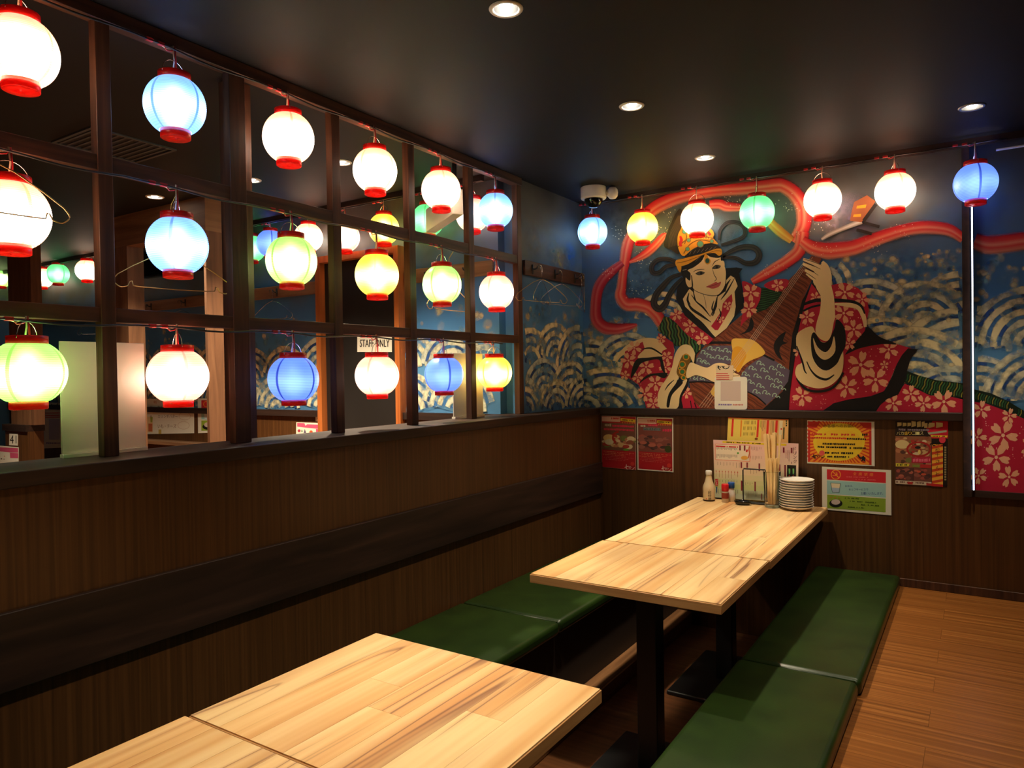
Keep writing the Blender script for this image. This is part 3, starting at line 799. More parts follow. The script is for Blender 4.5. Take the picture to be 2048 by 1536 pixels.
def blossom(c, r_, rot=0):
    for k in range(5):
        a = rot+2*math.pi*k/5
        ca, sa = math.cos(a), math.sin(a)
        def q(d, s): return (c[0]+r_*(d*ca-s*sa), c[1]+r_*(d*sa+s*ca))
        F.poly([q(.16, 0), q(.5, .24), q(.85, .26), q(1, .14), q(.86, 0), q(1, -.14), q(.85, -.26), q(.5, -.24)], PETAL, False)
    F.disc(c, r_*.13, RGB(240,190,150), 8)
def dots(L, n, s):
    for p in L:
        for _ in range(n): F.disc((p[0]+rnd.gauss(0, s), p[1]+rnd.gauss(0, s)), rnd.uniform(.5, 1.1), RGB(244,206,176), 6)
def stripes(poly_c, col, angle, gap, wd):
    """wavy stripes clipped by an upright polygon (simple point test)"""
    xs = [p[0] for p in poly_c]; ys = [p[1] for p in poly_c]
    cx_, cy_ = sum(xs)/len(xs), sum(ys)/len(ys)
    ca, sa = math.cos(angle), math.sin(angle)
    def inside(p):
        t = False; n = len(poly_c)
        for i in range(n):
            a, b = poly_c[i], poly_c[(i+1) % n]
            if (a[1] > p[1]) != (b[1] > p[1]) and p[0] < (b[0]-a[0])*(p[1]-a[1])/(b[1]-a[1])+a[0]: t = not t
        return t
    R0 = max(max(xs)-min(xs), max(ys)-min(ys))
    u = -R0; k = 0
    while u < R0:
        run = []
        for i in range(60):
            v = -R0+2*R0*i/59
            p = (cx_+u*ca-v*sa+1.2*math.sin(v*.35), cy_+u*sa+v*ca)
            if inside(p): run.append(p)
            else:
                if len(run) > 2: F.stroke(run, wd, col[k % len(col)], False)
                run = []
        if len(run) > 2: F.stroke(run, wd, col[k % len(col)], False)
        u += gap; k += 1

# --- skirt and trailing hem
F.poly(c4([(860,490),(1000,430),(1200,398),(1340,402),(1470,440),(1400,490),(1330,600),(1280,720),(1220,830),(1100,875),(900,905),(760,940),(680,1004),(352,1000),(370,800),(405,560),(420,470),(640,430)]), CRIM, False)
F.poly(c4([(1145,1016),(1200,940),(1350,850),(1410,760),(1520,810),(1640,870),(1780,870),(1945,905),(1945,1024)]), CRIM, False)
gs = c4([(1425,645),(1550,690),(1700,730),(1945,758),(1945,895),(1780,868),(1640,868),(1500,800),(1405,745)])
F.poly(gs, DGRN, False); stripes(gs, [RGB(56,110,62), RGB(36,84,46), RGB(132,126,46)], .35, 5.2, 2.3)
for (u, v, rr) in [(1010,590,125),(1145,725,118),(880,790,105),(480,875,95),(1265,450,92),(1465,855,82),(1305,940,82),(1580,940,80),(1765,925,115),(1225,590,40)]:
    blossom(c4([(u, v)])[0], rr/4.551, rnd.uniform(0, 1.2))
dots(c4([(900,620),(1060,480),(1200,620),(700,900),(1000,800),(1380,560),(640,960),(1500,980),(430,960)]), 6, 9)
F.poly(c4([(1440,440),(1530,450),(1465,530),(1430,650),(1400,770),(1350,860),(1250,900),(1180,960),(1150,1012),(670,1004),(760,944),(900,908),(1100,878),(1230,826),(1290,705),(1340,580),(1385,500)]), INK, False)
F.poly(c4([(862,498),(960,380),(1050,270),(1090,255),(1180,335),(1340,402),(1200,402),(1000,440)]), INK)
# right-hand panel: the hem goes on
F.poly(c5([(214,1112),(270,1120),(340,1145),(420,1180),(640,1240),(640,1490),(380,1490),(214,1480)]), CRIM, False)
gp = c5([(222,1062),(290,1078),(360,1110),(426,1150),(640,1215),(640,1250),(426,1182),(340,1146),(270,1120),(222,1112)])
F.poly(gp, DGRN, False); stripes(gp, [RGB(56,110,62), RGB(36,84,46), RGB(132,126,46)], .3, 5, 2.2)
for (u, v, rr) in [(252,1145,38),(340,1250,62),(312,1340,58),(365,1420,45),(235,1258,40),(365,1170,32),(240,1415,36),(470,1300,60)]:
    blossom(c5([(u, v)])[0], rr/2.048, rnd.uniform(0, 1.2))
dots(c5([(280,1200),(290,1300),(380,1330),(270,1380),(400,1240)]), 7, 9)

# --- lute body
lute = [(1624,512),(1644,517),(1634,540),(1624,561),(1604,606),(1593,650),(1586,666),(1580,723),(1578,750),(1566,782),(1545,806),(1528,818.5),(1392,817),(1383,790),(1380,766),(1394,709),(1423,678),(1462,649),(1501,616),(1522,605),(1566,572),(1606,533)]
F.poly(lute, BROWN, False)
stripes(lute, [RGB(88,42,28), RGB(98,48,30), RGB(148,80,50)], -.963, 4.6, 1.9)
F.poly(c4([(115,998),(300,832),(352,680),(372,540),(400,280),(480,0),(600,-190),(650,-230),(640,-120),(520,40),(470,240),(430,400),(405,560),(372,800),(354,1002)]), INK, False)
pa = c3([(1245,600),(1300,510),(1380,468),(1610,468),(1628,560),(1602,655),(1440,650),(1360,692),(1240,662)])
pb = c3([(1690,795),(1760,690),(1850,625),(1935,577)])+c4([(150,500),(365,640),(350,740),(262,860),(150,957)])+c3([(1900,1010),(1760,930),(1755,800)])
pc_ = c3([(1168,832),(1188,782),(1280,770),(1425,845)])
for q in (pa, pb, pc_): F.poly(q, PURP, False)
for (u, v) in [(1330,540),(1400,500),(1480,510),(1560,520),(1390,580),(1480,590),(1560,600),(1290,620),(1340,640),(1750,760),(1820,700),(1900,650),(1800,840),(1870,780),(1940,720),(1900,880),(1990,800),(1960,950),(2040,880),(2030,700),(2100,760),(2080,830),(2110,680),(1220,800),(1290,800),(1860,940),(2060,980),(2120,900)]:
    q = lambda L: c3([(u+a, v+b) for a, b in L])
    F.stroke(q([(-34,10),(-28,-16),(-6,-24),(10,-8),(-4,6),(14,14),(30,4),(44,24)]), 1.6, SWIRL, True, 4)
F.stroke(c3([(1380,440),(1480,436),(1612,440)]), 5, INK)
F.stroke(c3([(1175,842),(1300,835),(1440,850)]), 2.5, INK)
F.stroke(c3([(1760,935),(1860,985),(1960,1070)]), 2.5, INK)
F.stroke(c3([(1930,560),(2048,620)]), 4, INK)
F.poly(c3([(1690,355),(1752,318),(1785,262),(1806,180),(1835,235),(1820,305),(1755,340)]), INK)
F.poly(c4([(330,290),(262,335),(220,410),(238,490),(300,552),(272,470),(292,412),(345,392),(305,370)]), INK)
# plectrum, wrist strings
pl = c3([(1610,412),(1700,395),(1830,412),(1930,500),(1940,560),(1800,622),(1722,682),(1680,742),(1640,702),(1600,652),(1622,560)])
F.poly(pl, RGB(232,186,82)); F.poly(c3([(1625,500),(1700,480),(1760,560),(1720,660),(1680,735),(1640,700),(1608,650)]), RGB(226,160,40))
F.poly(c3([(1395,950),(1450,850),(1520,830),(1480,1000)]), RGB(226,178,70))
for k in range(4):
    F.stroke([(1626-k*5, 515+k*2), (1520-k*5, 668+k*1.5), (1416-k*6, 815)], .8, RGB(206,176,150), False)
# --- lute head
F.strip(c2([(650,630),(720,585),(860,525),(1010,465)]), [(-.5, RGB(120,110,100)), (0, RGB(214,206,196)), (.5, RGB(130,116,104))], True, 5, [6, 9, 9, 12])
F.poly(c2([(905,462),(925,360),(945,292),(1060,232),(1135,285),(1085,380),(1010,475)]), RGB(160,92,54), False)
F.poly(c2([(970,327),(1055,315),(1046,345),(964,352)]), RGB(240,160,36), False)
F.poly(c2([(940,406),(1006,400),(1005,425),(934,427)]), RGB(240,160,36), False)
for a, b, wd in [((1030,478),(1172,516),6),((965,542),(1103,580),6.5),((1140,312),(1030,462),7)]: F.stroke(c2([a, b]), wd, RGB(46,36,30), False)
# --- far shoulder
F.poly(c1([(1720,1140),(1830,1180),(1918,1225),(1900,1330),(1850,1455),(1735,1560),(1700,1600),(1735,1380),(1728,1250)]), CRIM)
g2 = c1([(1915,1205),(2000,1215),(2130,1255),(2080,1330),(1960,1430),(1830,1475),(1900,1330)])
F.poly(g2, DGRN, False); stripes(g2, [RGB(56,104,56), RGB(46,92,48)], 1.75, 3.6, 1.5)
F.poly(c2([(130,1050),(200,1000),(300,985),(352,1000),(335,1060),(255,1098)]), CRIM)
for (u, v, rr) in [(1805,1255,92),(1785,1425,88)]: blossom(c1([(u, v)])[0], rr/5.12, .3)
blossom(c2([(255,1045)])[0], 13, .5)
# --- raised arm and sleeve
F.poly(c2([(560,1030),(610,1090),(740,1040),(860,1020),(980,1070),(1060,1150),(1076,1270),(1050,1400),(1040,1455),(880,1640),(840,1700),(430,1700),(440,1460),(500,1200)]), CRIM, False)
for (u, v, rr) in [(860,1105,92),(1015,1170,70),(595,1150,50),(850,1295,92),(940,1440,88),(520,1330,74),(900,1570,60),(440,1640,50)]: blossom(c2([(u, v)])[0], rr/4.518, rnd.uniform(0, 1.2))
dots(c2([(800,1070),(960,1240),(1000,1340),(900,1380),(540,1420),(930,1050)]), 6, 6)
F.stroke(c2([(770,1212),(900,1222),(985,1245),(1030,1330),(1045,1420)]), [4, 9, 10, 9, 6], CREAM)
F.stroke(c2([(490,1215),(600,1180),(760,1178),(920,1190),(1005,1228),(1040,1300)]), [5, 7, 7, 6, 5, 3], INK)
F.stroke(c2([(485,1275),(560,1240),(640,1222)]), 4, INK)
oc = c4([(440,300),(560,240),(600,300),(640,370),(700,382),(760,320),(800,260),(852,480),(842,650),(780,742),(700,792),(600,802),(480,762),(418,682),(430,600),(480,560),(440,450),(424,400)])
F.stroke([(p[0], p[1]+2.2) for p in c4([(430,700),(500,790),(600,822),(720,805),(800,745),(850,650)])], 5, INK)
F.poly(oc, CREAM)
F.poly(c4([(560,340),(592,296),(650,380),(712,372),(770,262),(792,176),(862,250),(874,400),(832,500),(790,585),(700,642),(620,602),(568,500)]), INK)
F.poly(c4([(578,345),(620,430),(690,475),(742,420),(768,330),(780,460),(722,532),(660,538),(600,470)]), CREAM)
F.stroke(c4([(520,560),(560,640),(620,700),(700,722),(770,680)]), [2, 3, 4.5, 4.5, 2], INK)
F.stroke(c4([(430,420),(480,560),(500,640),(520,670)]), [2, 3.5, 3, 1.5], INK)
arm = c2([(575,1000),(640,930),(735,930),(738,1040),(762,1150),(772,1300),(768,1380)])+c4([(770,180),(742,320),(702,374),(640,352),(600,290),(612,200),(640,100)])+c2([(642,1150),(600,1065)])
F.poly(arm, SKIN)
# hand: fingers over the lute neck
for path, wd in [([(484,808),(560,838),(660,890)], [5, 8, 10]), ([(482,850),(560,885),(660,930)], [5, 8, 10]), ([(500,905),(570,945),(660,985)], [5, 8, 10]), ([(512,938),(580,985),(660,1020)], [4, 7, 9]), ([(655,832),(690,870),(712,930)], [6, 9, 11])]:
    F.stroke(c2(path), wd, SKIN)
F.poly(c2([(590,880),(690,850),(738,940),(735,1030),(690,1060),(610,1040),(590,990)]), SKIN)
for path in [[(484,828),(560,858),(640,898)], [(490,872),(560,912),(620,955)], [(506,926),(560,962),(600,990)], [(486,806),(570,830),(650,862)], [(590,1040),(610,1090),(642,1140)]]:
    F.stroke(c2(path), [.6, 1.3, .6], INK)

# --- near sleeve, sash and shoulder
F.poly(c3([(420,645),(480,520),(560,450),(680,398),(800,390),(880,420),(950,500),(1010,470),(1000,560),(700,600),(520,560),(440,625)]), CREAM)
F.poly(c3([(860,338),(1015,438),(1022,520),(1008,690),(940,800),(872,950),(868,1107),(738,1106),(700,960),(655,862),(560,802),(468,777),(508,620),(520,528),(700,428),(722,500),(650,592),(880,580),(905,520),(950,500),(860,400)]), CRIM, False)
for (u, v, rr) in [(890,395,52),(735,685,84),(830,850,84),(722,960,82),(810,1062,72),(615,490,76),(555,620,84),(650,790,60),(935,690,72),(950,580,58),(520,770,50)]: blossom(c3([(u, v)])[0], rr/5.12, rnd.uniform(0, 1.2))
dots(c3([(560,540),(780,780),(700,900),(860,1000),(900,450),(960,740)]), 6, 6)
F.poly(c3([(650,592),(722,508),(790,498),(880,540),(905,572),(800,588)]), CREAM)
F.poly(c3([(580,802),(600,680),(650,602),(760,590),(880,578),(902,600),(932,755),(890,700),(868,612),(760,622),(682,652),(640,722)]), INK)
F.poly(c3([(660,858),(740,772),(850,748),(955,748),(922,802),(830,772),(740,802)]), INK)
F.stroke(c3([(690,505),(790,495),(900,560)]), [1.5, 3.5, 2.5], INK)
F.poly(c3([(1160,870),(1195,950),(1235,1050),(1295,1108),(1095,1108),(1078,1000)]), CRIM, False)
blossom(c3([(1145,950)])[0], 12, .2)
F.poly(c3([(1155,800),(1165,880),(1100,1000),(1112,1108),(1040,1108),(1070,980),(1130,860)]), INK)
F.stroke(c3([(1190,1030),(1200,1106)]), 2, INK); F.stroke(c3([(1230,1050),(1250,1106)]), 2, INK)
sg = c3([(920,168),(972,180),(1100,280),(1292,450),(1302,500),(1240,562),(1150,480),(1030,472),(1000,420),(848,308)])
F.poly(sg, DGRN, False); stripes(sg, [RGB(60,116,62), RGB(48,100,54), RGB(126,120,50)], -.15, 6.2, 3.0)
F.poly(c3([(968,176),(1060,105),(1112,130),(1180,200),(1300,300),(1425,402),(1370,455),(1290,452),(1150,352),(1040,232)]), CRIM, False)
for (u, v, rr) in [(1045,150,66),(1185,270,78),(1305,400,70)]: blossom(c3([(u, v)])[0], rr/5.12, rnd.uniform(0, 1.2))
dots(c3([(1110,210),(1250,340)]), 6, 6)
F.poly(c3([(1140,455),(1202,480),(1237,560),(1222,645),(1180,580),(1130,560),(1092,602),(1062,700),(1070,800),(1052,822),(1092,842),(1152,808),(1142,862),(1082,980),(1052,1108),(880,1108),(853,1000),(880,900),(960,780),(1000,690),(1030,560),(1080,480)]), CREAM)
F.poly(c3([(1062,820),(1112,850),(1002,970),(972,1092),(945,1082),(968,960),(1036,860)]), INK)
F.stroke(c3([(1022,818),(965,870),(928,925)]), [1, 2.6, 1], INK)
F.stroke(c3([(1240,560),(1232,650),(1190,640)]), [2, 4, 2], INK)
F.poly(c3([(1120,560),(1182,572),(1192,622),(1152,700),(1162,800),(1102,812),(1050,752),(1060,680),(1090,602)]), DGOLD)
for (u, v, rr) in [(1145,582,30),(1106,660,32),(1106,735,30),(1120,795,22),(1080,700,14)]:
    F.ring(c3([(u, v)])[0], rr/5.12, 1.6, GOLD, 12); F.disc(c3([(u, v)])[0], rr*.62/5.12, RGB(44,124,70), 10)
F.poly(c3([(1190,640),(1260,662),(1360,692),(1440,650),(1530,648),(1600,682),(1655,712),(1640,742),(1695,772),(1680,802),(1560,832),(1440,842),(1330,792),(1240,770),(1155,800),(1150,720)]), SKIN)
F.stroke(c3([(1600,690),(1640,735),(1600,740)]), 1.2, INK); F.stroke(c3([(1560,770),(1620,778),(1690,775)]), 1.0, INK)

# --- collar and neck
F.poly(c1([(1150,1095),(1050,1220),(1042,1320),(1085,1400),(1130,1490),(1280,1620),(1420,1722),(1445,1712),(1550,1602),(1650,1500),(1735,1400),(1722,1250),(1700,1130),(1688,1060),(1722,1012),(1660,1000),(1550,1008),(1540,1090)]), INK, False)
F.poly(c1([(1112,1322),(1180,1218),(1215,1250),(1230,1330),(1290,1380),(1360,1440),(1420,1500),(1460,1400),(1468,1300),(1545,1245),(1556,1130),(1600,1083),(1642,1108),(1672,1190),(1640,1250),(1652,1400),(1636,1500),(1560,1620),(1444,1712),(1220,1480),(1135,1400)]), CREAM, False)
F.poly(c1([(1235,1205),(1250,1340),(1320,1420),(1395,1500),(1440,1400),(1462,1280),(1400,1240)]), SKIN)
F.poly(c1([(1612,1270),(1620,1340),(1590,1440),(1535,1536),(1470,1640),(1440,1640),(1400,1600),(1440,1545),(1510,1440),(1520,1370),(1560,1320)]), CRIM, False)
blossom(c1([(1570,1390)])[0], 9, .3); blossom(c1([(1500,1530)])[0], 8, .6)
for path, wd in [([(1200,1280),(1250,1350),(1320,1410),(1390,1500)], [1,2.5,3.5,1]), ([(1462,1300),(1440,1400),(1395,1500)], [1,4,1]), ([(1150,1330),(1200,1420),(1300,1490),(1400,1560)], [1,5,5,1]),
                 ([(1640,1110),(1560,1250),(1500,1330)], [1,3.5,1]), ([(1600,1120),(1560,1180),(1545,1250)], [1,4,1]), ([(1175,1260),(1160,1330),(1190,1380)], [1,4,1]), ([(1480,1420),(1500,1480),(1460,1560)], [1,3,1]), ([(1430,1340),(1410,1420),(1440,1470)], [1,3,1]), ([(1200,1480),(1300,1560),(1410,1680)], [1,3,1]), ([(1320,1270),(1345,1360),(1350,1420)], [.4,.8,.4])]:
    F.stroke(c1(path), wd, INK)
# --- head
F.poly(c1([(1085,980),(1130,950),(1330,840),(1500,860),(1510,930),(1400,930),(1200,1060),(1205,1200),(1170,1215),(1110,1100)]), INK)
F.poly(c1([(1140,1110),(1162,1088),(1192,1130),(1203,1192),(1172,1202),(1146,1162)]), SKIN)
F.poly(c1([(1500,938),(1532,938),(1538,990),(1510,1012)]), SKIN)
F.poly(c1([(1160,1030),(1190,1062),(1192,1150),(1230,1232),(1330,1270),(1430,1288),(1490,1267),(1540,1185),(1552,1080),(1542,1000),(1502,930),(1490,888),(1400,878),(1330,848),(1270,930),(1180,1000)]), SKIN)
F.stroke(c1([(1205,1190),(1235,1235),(1330,1275),(1430,1290),(1490,1268),(1542,1185),(1553,1080)]), [.7,1,1.2,1.2,1,.8,.6], INK)
F.poly(c1([(1088,985),(1170,965),(1232,905),(1330,845),(1440,838),(1502,872),(1482,902),(1400,895),(1345,872),(1300,940),(1222,1000),(1162,1030),(1190,1080),(1182,1135),(1140,1100),(1100,1050)]), INK)
F.stroke(c1([(1110,1030),(1150,1020)]), 1.4, RGB(150,150,150)); F.stroke(c1([(1240,940),(1290,890),(1330,862)]), .8, RGB(90,88,86))
F.poly(c1([(1060,680),(1090,610),(1120,575),(1300,600),(1400,610),(1432,660),(1422,700),(1472,762),(1400,752),(1300,772),(1200,822),(1130,882),(1090,862),(1060,780)]), GOLD)
F.poly(c1([(1130,890),(1200,830),(1330,770),(1450,768),(1502,820),(1400,832),(1280,852),(1180,892)]), INK)
for k in range(7): F.stroke(c1([(1180+k*40,870-k*9),(1200+k*42,830-k*7)]), .8, RGB(110,104,98))
F.stroke(c1([(1065,790),(1150,720),(1300,690),(1430,705)]), 2.2, DGOLD)
F.stroke(c1([(1120,860),(1180,770),(1280,720),(1420,740)]), 2, DGOLD)
F.stroke(c1([(1120,600),(1150,680),(1130,760)]), 2, DGOLD); F.stroke(c1([(1200,610),(1190,680),(1230,700)]), 2, DGOLD); F.stroke(c1([(1380,620),(1350,680),(1400,700)]), 2, DGOLD)
F.stroke(c1([(1085,680),(1098,720),(1085,760),(1100,785)]), [4,6,6,4], RGB(206,34,40)); F.stroke(c1([(1370,640),(1395,670)]), 5, RGB(206,34,40))
for k in range(9): F.disc(c1([(1180+k*26, 705-6*math.sin(k*.4))])[0], 1.6, RGB(236,190,90), 8)
for (u, v, rr) in [(1290,762,30),(1130,632,22),(1172,722,17),(1160,812,18),(1408,732,16),(1340,650,18)]:
    F.disc(c1([(u, v)])[0], (rr+7)/5.12, RGB(140,96,30), 12); F.disc(c1([(u, v)])[0], rr/5.12, RGB(86,160,126), 12)
F.poly(c1([(1045,925),(1150,900),(1300,862),(1440,812),(1500,808),(1512,858),(1480,882),(1430,852),(1320,872),(1240,922),(1150,972),(1050,992)]), GOLD)
F.poly(c1([(1050,985),(1095,985),(1088,1050),(1062,1025)]), GOLD)
F.stroke(c1([(1050,955),(1150,935),(1300,880),(1440,832),(1505,835)]), 1.2, DGOLD); F.stroke(c1([(1048,925),(1150,900),(1300,862),(1440,812),(1500,808)]), 1, DGOLD)
F.poly(c1([(1335,870),(1358,868),(1372,900),(1395,925),(1390,955),(1360,970),(1335,945),(1332,905)]), GOLD); F.disc(c1([(1363,932)])[0], 4.2, RGB(36,84,76), 12, 5.2)
# face
F.stroke(c1([(1215,1048),(1258,1026),(1332,1018)]), [.4,1.5,.6], INK)
F.stroke(c1([(1408,992),(1440,942),(1492,915)]), [.4,1.5,.6], INK)
F.poly(c1([(1242,1062),(1290,1044),(1335,1054),(1312,1074),(1270,1080)]), RGB(90,84,72)); F.stroke(c1([(1240,1064),(1290,1043),(1338,1054)]), [.6,1.6,.6], INK); F.disc(c1([(1300,1060)])[0], 2.6, INK, 10)
F.poly(c1([(1412,1008),(1450,980),(1498,986),(1482,1010),(1432,1018)]), RGB(90,84,72)); F.stroke(c1([(1410,1008),(1450,979),(1500,984)]), [.6,1.6,.6], INK); F.disc(c1([(1460,998)])[0], 2.6, INK, 10)
F.stroke(c1([(1412,1005),(1430,1070),(1455,1118),(1432,1142)]), [.5,1,1.3,.6], INK)
F.poly(c1([(1350,1198),(1412,1168),(1450,1148),(1470,1158),(1502,1148),(1482,1195),(1420,1217),(1380,1208)]), RGB(200,92,88)); F.stroke(c1([(1350,1198),(1420,1186),(1500,1150)]), [.4,1,.4], RGB(120,40,44))
F.stroke(c1([(1200,1080),(1210,1180),(1205,1240)]), [1.5,2.5,1], INK)
F.build('painted_figure', M['ink'], mural)

# ------------------------------------------------------------------ waves on the corner wall and in the neighbouring room
Q = Print(lambda p: Vector((XM+.0005, p[0], p[1])), (1, 0, 0), step=.000008)
ck = lambda p: 3.665 < p[0] < 4.434 and .955 < p[1] < 1.78
rr = random.Random(21)
for _ in range(90):
    p = (rr.uniform(3.66, 4.42), rr.uniform(1.25, 1.6))
    Q.softdisc(p, rr.uniform(.012, .04), (WCREAM if rr.random() < .5 else WTEAL)[:3]+(rr.uniform(.3, .7),), 9)
waves(Q, [(3.75, 1.25, .22, .06, 10, 170), (4.05, 1.28, .24, .06, 10, 170), (4.36, 1.22, .3, .065, 20, 178), (3.9, 1.05, .24, .06, 5, 175), (4.25, 1.0, .28, .065, 5, 175), (3.66, .95, .22, .06, 0, 120), (4.05, .93, .22, .06, 0, 178), (4.42, .93, .25, .06, 60, 178)], 22, ck, 1)
for (y, z, c) in [(4.05, 1.98, RGB(70,150,210)), (4.25, 1.96, RGB(60,130,200)), (4.12, 1.92, RGB(190,190,150)), (3.8, 2.0, RGB(110,118,100)), (4.3, 1.45, RGB(60,110,150)), (3.9, 1.6, RGB(56,100,130))]:
    Q.softdisc((y, z), .13, c[:3]+(.55,), 14)
Q.build('painted_waves', M['brush'], wc)['kind'] = 'stuff'
Q = Print(lambda p: Vector((p[0], YN-.0006, p[1])), (0, -1, 0), step=.000008)
ck = lambda p: (-6.5 < p[0] < -1.75 or -.965 < p[0] < -.24) and .955 < p[1] < 1.78
for _ in range(260):
    p = (rr.uniform(-5.5, -.26), rr.uniform(1.22, 1.62))
    if ck(p): Q.softdisc(p, rr.uniform(.012, .045), (WCREAM if rr.random() < .55 else WTEAL)[:3]+(rr.uniform(.4, .8),), 9)
fam = []
x = -5.6
while x < -.2:
    fam.append((x+rr.uniform(-.08, .08), 1.2+rr.uniform(-.05, .05), rr.uniform(.2, .28), .06, 5, 175)); x += .38
x = -5.4
while x < -.2:
    fam.append((x+rr.uniform(-.08, .08), .97+rr.uniform(-.03, .03), rr.uniform(.22, .3), .065, 5, 175)); x += .4
waves(Q, fam, 31, ck, 1)
Q.build('painted_waves', M['brush'], wn)['kind'] = 'stuff'

# ------------------------------------------------------------------ printed sheets
def sheet(name, label, cat, corners, plane, th=.0012, col=None, paper='paper', group=None, mat='ink'):
    """a real sheet on an upright plane y=plane; returns (thing, Print)"""
    q = [at(u, v, 1, plane) for u, v in corners]
    c = sum(q, Vector())/4
    t = thing(name, label, cat, (c.x, plane, min(p.z for p in q)), group=group)
    o = t.location
    mb = MB()
    f = [(p.x-o.x, -th, p.z-o.z) for p in q]; b = [(p.x-o.x, 0, p.z-o.z) for p in q]
    mb.add(f+b, [(0,1,2,3), (7,6,5,4), (0,4,5,1), (1,5,6,2), (2,6,7,3), (3,7,4,0)])
    mb.build('sheet', M[paper], t)
    P = Print(lambda p: at(p[0], p[1], 1, plane)-Vector(o), (0, -1, 0), base=th+.0003, step=.00001)
    return t, P
WP = D-.0008      # posters lie on the wainscot face
k7 = mk(1600, 830, 12.8); k8 = mk(1635, 925, 12.8); k9 = mk(1780, 830, 10.24); k10 = mk(1195, 825, 12.2875); k11 = mk(1420, 720, 13.966); k6 = mk(1420, 830, 8.084)
K = {}
def box(P, k, a, b, c, d, col): P.poly(k([(a, b), (c, b), (c, d), (a, d)]), col, False)
def quad(P, k, L, col): P.poly(k(L), col, False)
def txt(P, k, s_, a, b, c, d, col):
    (x0, y0), (x1, y1) = k([(a, b), (c, d)]); P.text(s_, x0, y0, x1, y1, col)
def vtx(P, k, s_, a, b, c, d, col):
    (x0, y0), (x1, y1) = k([(a, b), (c, d)]); P.vtext(s_, x0, y0, x1, y1, col)
def dash(P, k, a, b, c, d, col, dens=.75, slope=0, seed=1):
    r = random.Random(seed); x = a
    while x < c:
        l = r.uniform(.6, 1.2)*(d-b)*1.1
        if r.random() < dens:
            o_ = slope*(x-a); x2 = min(c, x+l*.8)
            P.poly(k([(x, b+o_+r.uniform(0, .25)*(d-b)), (x2, b+o_+r.uniform(0, .25)*(d-b)), (x2, d+o_-r.uniform(0, .3)*(d-b)), (x, d+o_)]), col, False)
        x += l
def logo(P, k, x, y, s_, col, ball):
    """the shop's brushed mark: 'shichi' sign, small kana and a red sun"""
    P.disc(k([(x+2.3*s_, y-.1*s_)])[0], abs(k([(s_*.62, 0)])[0][0]-k([(0, 0)])[0][0]), ball, 14)
    def st(L, w_): P.stroke(k([(x+u*s_, y+v*s_) for u, v in L]), abs(k([(w_*s_, 0)])[0][0]-k([(0, 0)])[0][0]), col)
    st([(0, .7), (.5, .55), (1.15, .42)], .2); st([(.5, .1), (.48, .6), (.6, .95), (1.0, .95)], .2)
    st([(1.3, .4), (1.3, .85)], .14); st([(1.45, .5), (1.8, .45)], .12); st([(1.65, .35), (1.65, .9)], .12)
    st([(2.0, .5), (2.15, .6)], .14); st([(2.1, .95), (2.6, .8), (2.9, .5)], .16)
BLK = RGB(30,24,20); RED = RGB(214,44,44); YEL = RGB(238,206,52); ORG = RGB(240,150,40)

# orange notice with sun rays
t, P = sheet('notice_sheet', 'orange and yellow sunburst notice taped beside the menus', 'poster', k7([(185,130),(1905,172),(1912,1310),(186,1235)]), WP, group='sheets on the mural wall')
quad(P, k7, [(205,165),(1828,192),(1832,1280),(205,1205)], ORG)
cx_, cy_ = 1000, 690
def clampray(a):
    dx, dy = math.cos(a), math.sin(a)
    s_ = min(810/abs(dx) if abs(dx) > 1e-6 else 1e9, 520/abs(dy) if abs(dy) > 1e-6 else 1e9)
    return (cx_+dx*s_, cy_+dy*s_+.03*dx*s_)
for k in range(56):
    a = 2*math.pi*k/56
    p, q = clampray(a-.028), clampray(a+.028)
    m = ((p[0]+q[0])/2, (p[1]+q[1])/2)
    i0 = (cx_+(m[0]-cx_)*.5, cy_+(m[1]-cy_)*.5)
    quad(P, k7, [i0, p, q], RGB(214,66,36))
P.softdisc(k7([(1000,690)])[0], 52, YEL[:3]+(1,), 20, 38)
P.poly(k7([(420,700),(640,440),(1000,380),(1400,440),(1600,700),(1400,920),(1000,980),(640,920)]), RGB(238,196,50))
for L in ([(205,165),(520,172),(420,330),(210,330)], [(1500,185),(1828,192),(1828,380),(1640,330)], [(1770,400),(1828,400),(1832,1280),(1775,1270)], [(205,400),(262,400),(262,1180),(205,1205)]): quad(P, k7, L, RGB(206,46,40))
txt(P, k7, 'お客様へのお願い', 600, 232, 1420, 322, RGB(74,58,36))
dash(P, k7, 300, 455, 1540, 515, RGB(214,66,50), .8, .02, 3); dash(P, k7, 1590, 470, 1730, 530, BLK, 1, 0, 4)
dash(P, k7, 300, 555, 1200, 605, RGB(210,50,44), .9, .02, 5); dash(P, k7, 1200, 580, 1690, 632, BLK, .9, .02, 6)
dash(P, k7, 580, 705, 1420, 760, BLK, .9, .02, 7); dash(P, k7, 410, 785, 1200, 840, BLK, .9, .02, 8); dash(P, k7, 1270, 815, 1690, 865, BLK, .85, .02, 9)
dash(P, k7, 640, 935, 1360, 990, BLK, .85, .02, 10); dash(P, k7, 700, 1035, 1260, 1085, BLK, .85, .02, 11)
logo(P, k7, 300, 985, 115, BLK, RGB(226,90,80))
P.poly(k7([(1560,1200),(1590,1130),(1545,1095),(1590,1070),(1620,1030),(1650,1070),(1690,1100),(1665,1130),(1680,1205),(1620,1160)]), RGB(26,26,40), False); P.stroke(k7([(1480,1010),(1520,1075),(1570,1110)]), 3, RGB(26,26,40))
P.build('print', M['ink'], t)

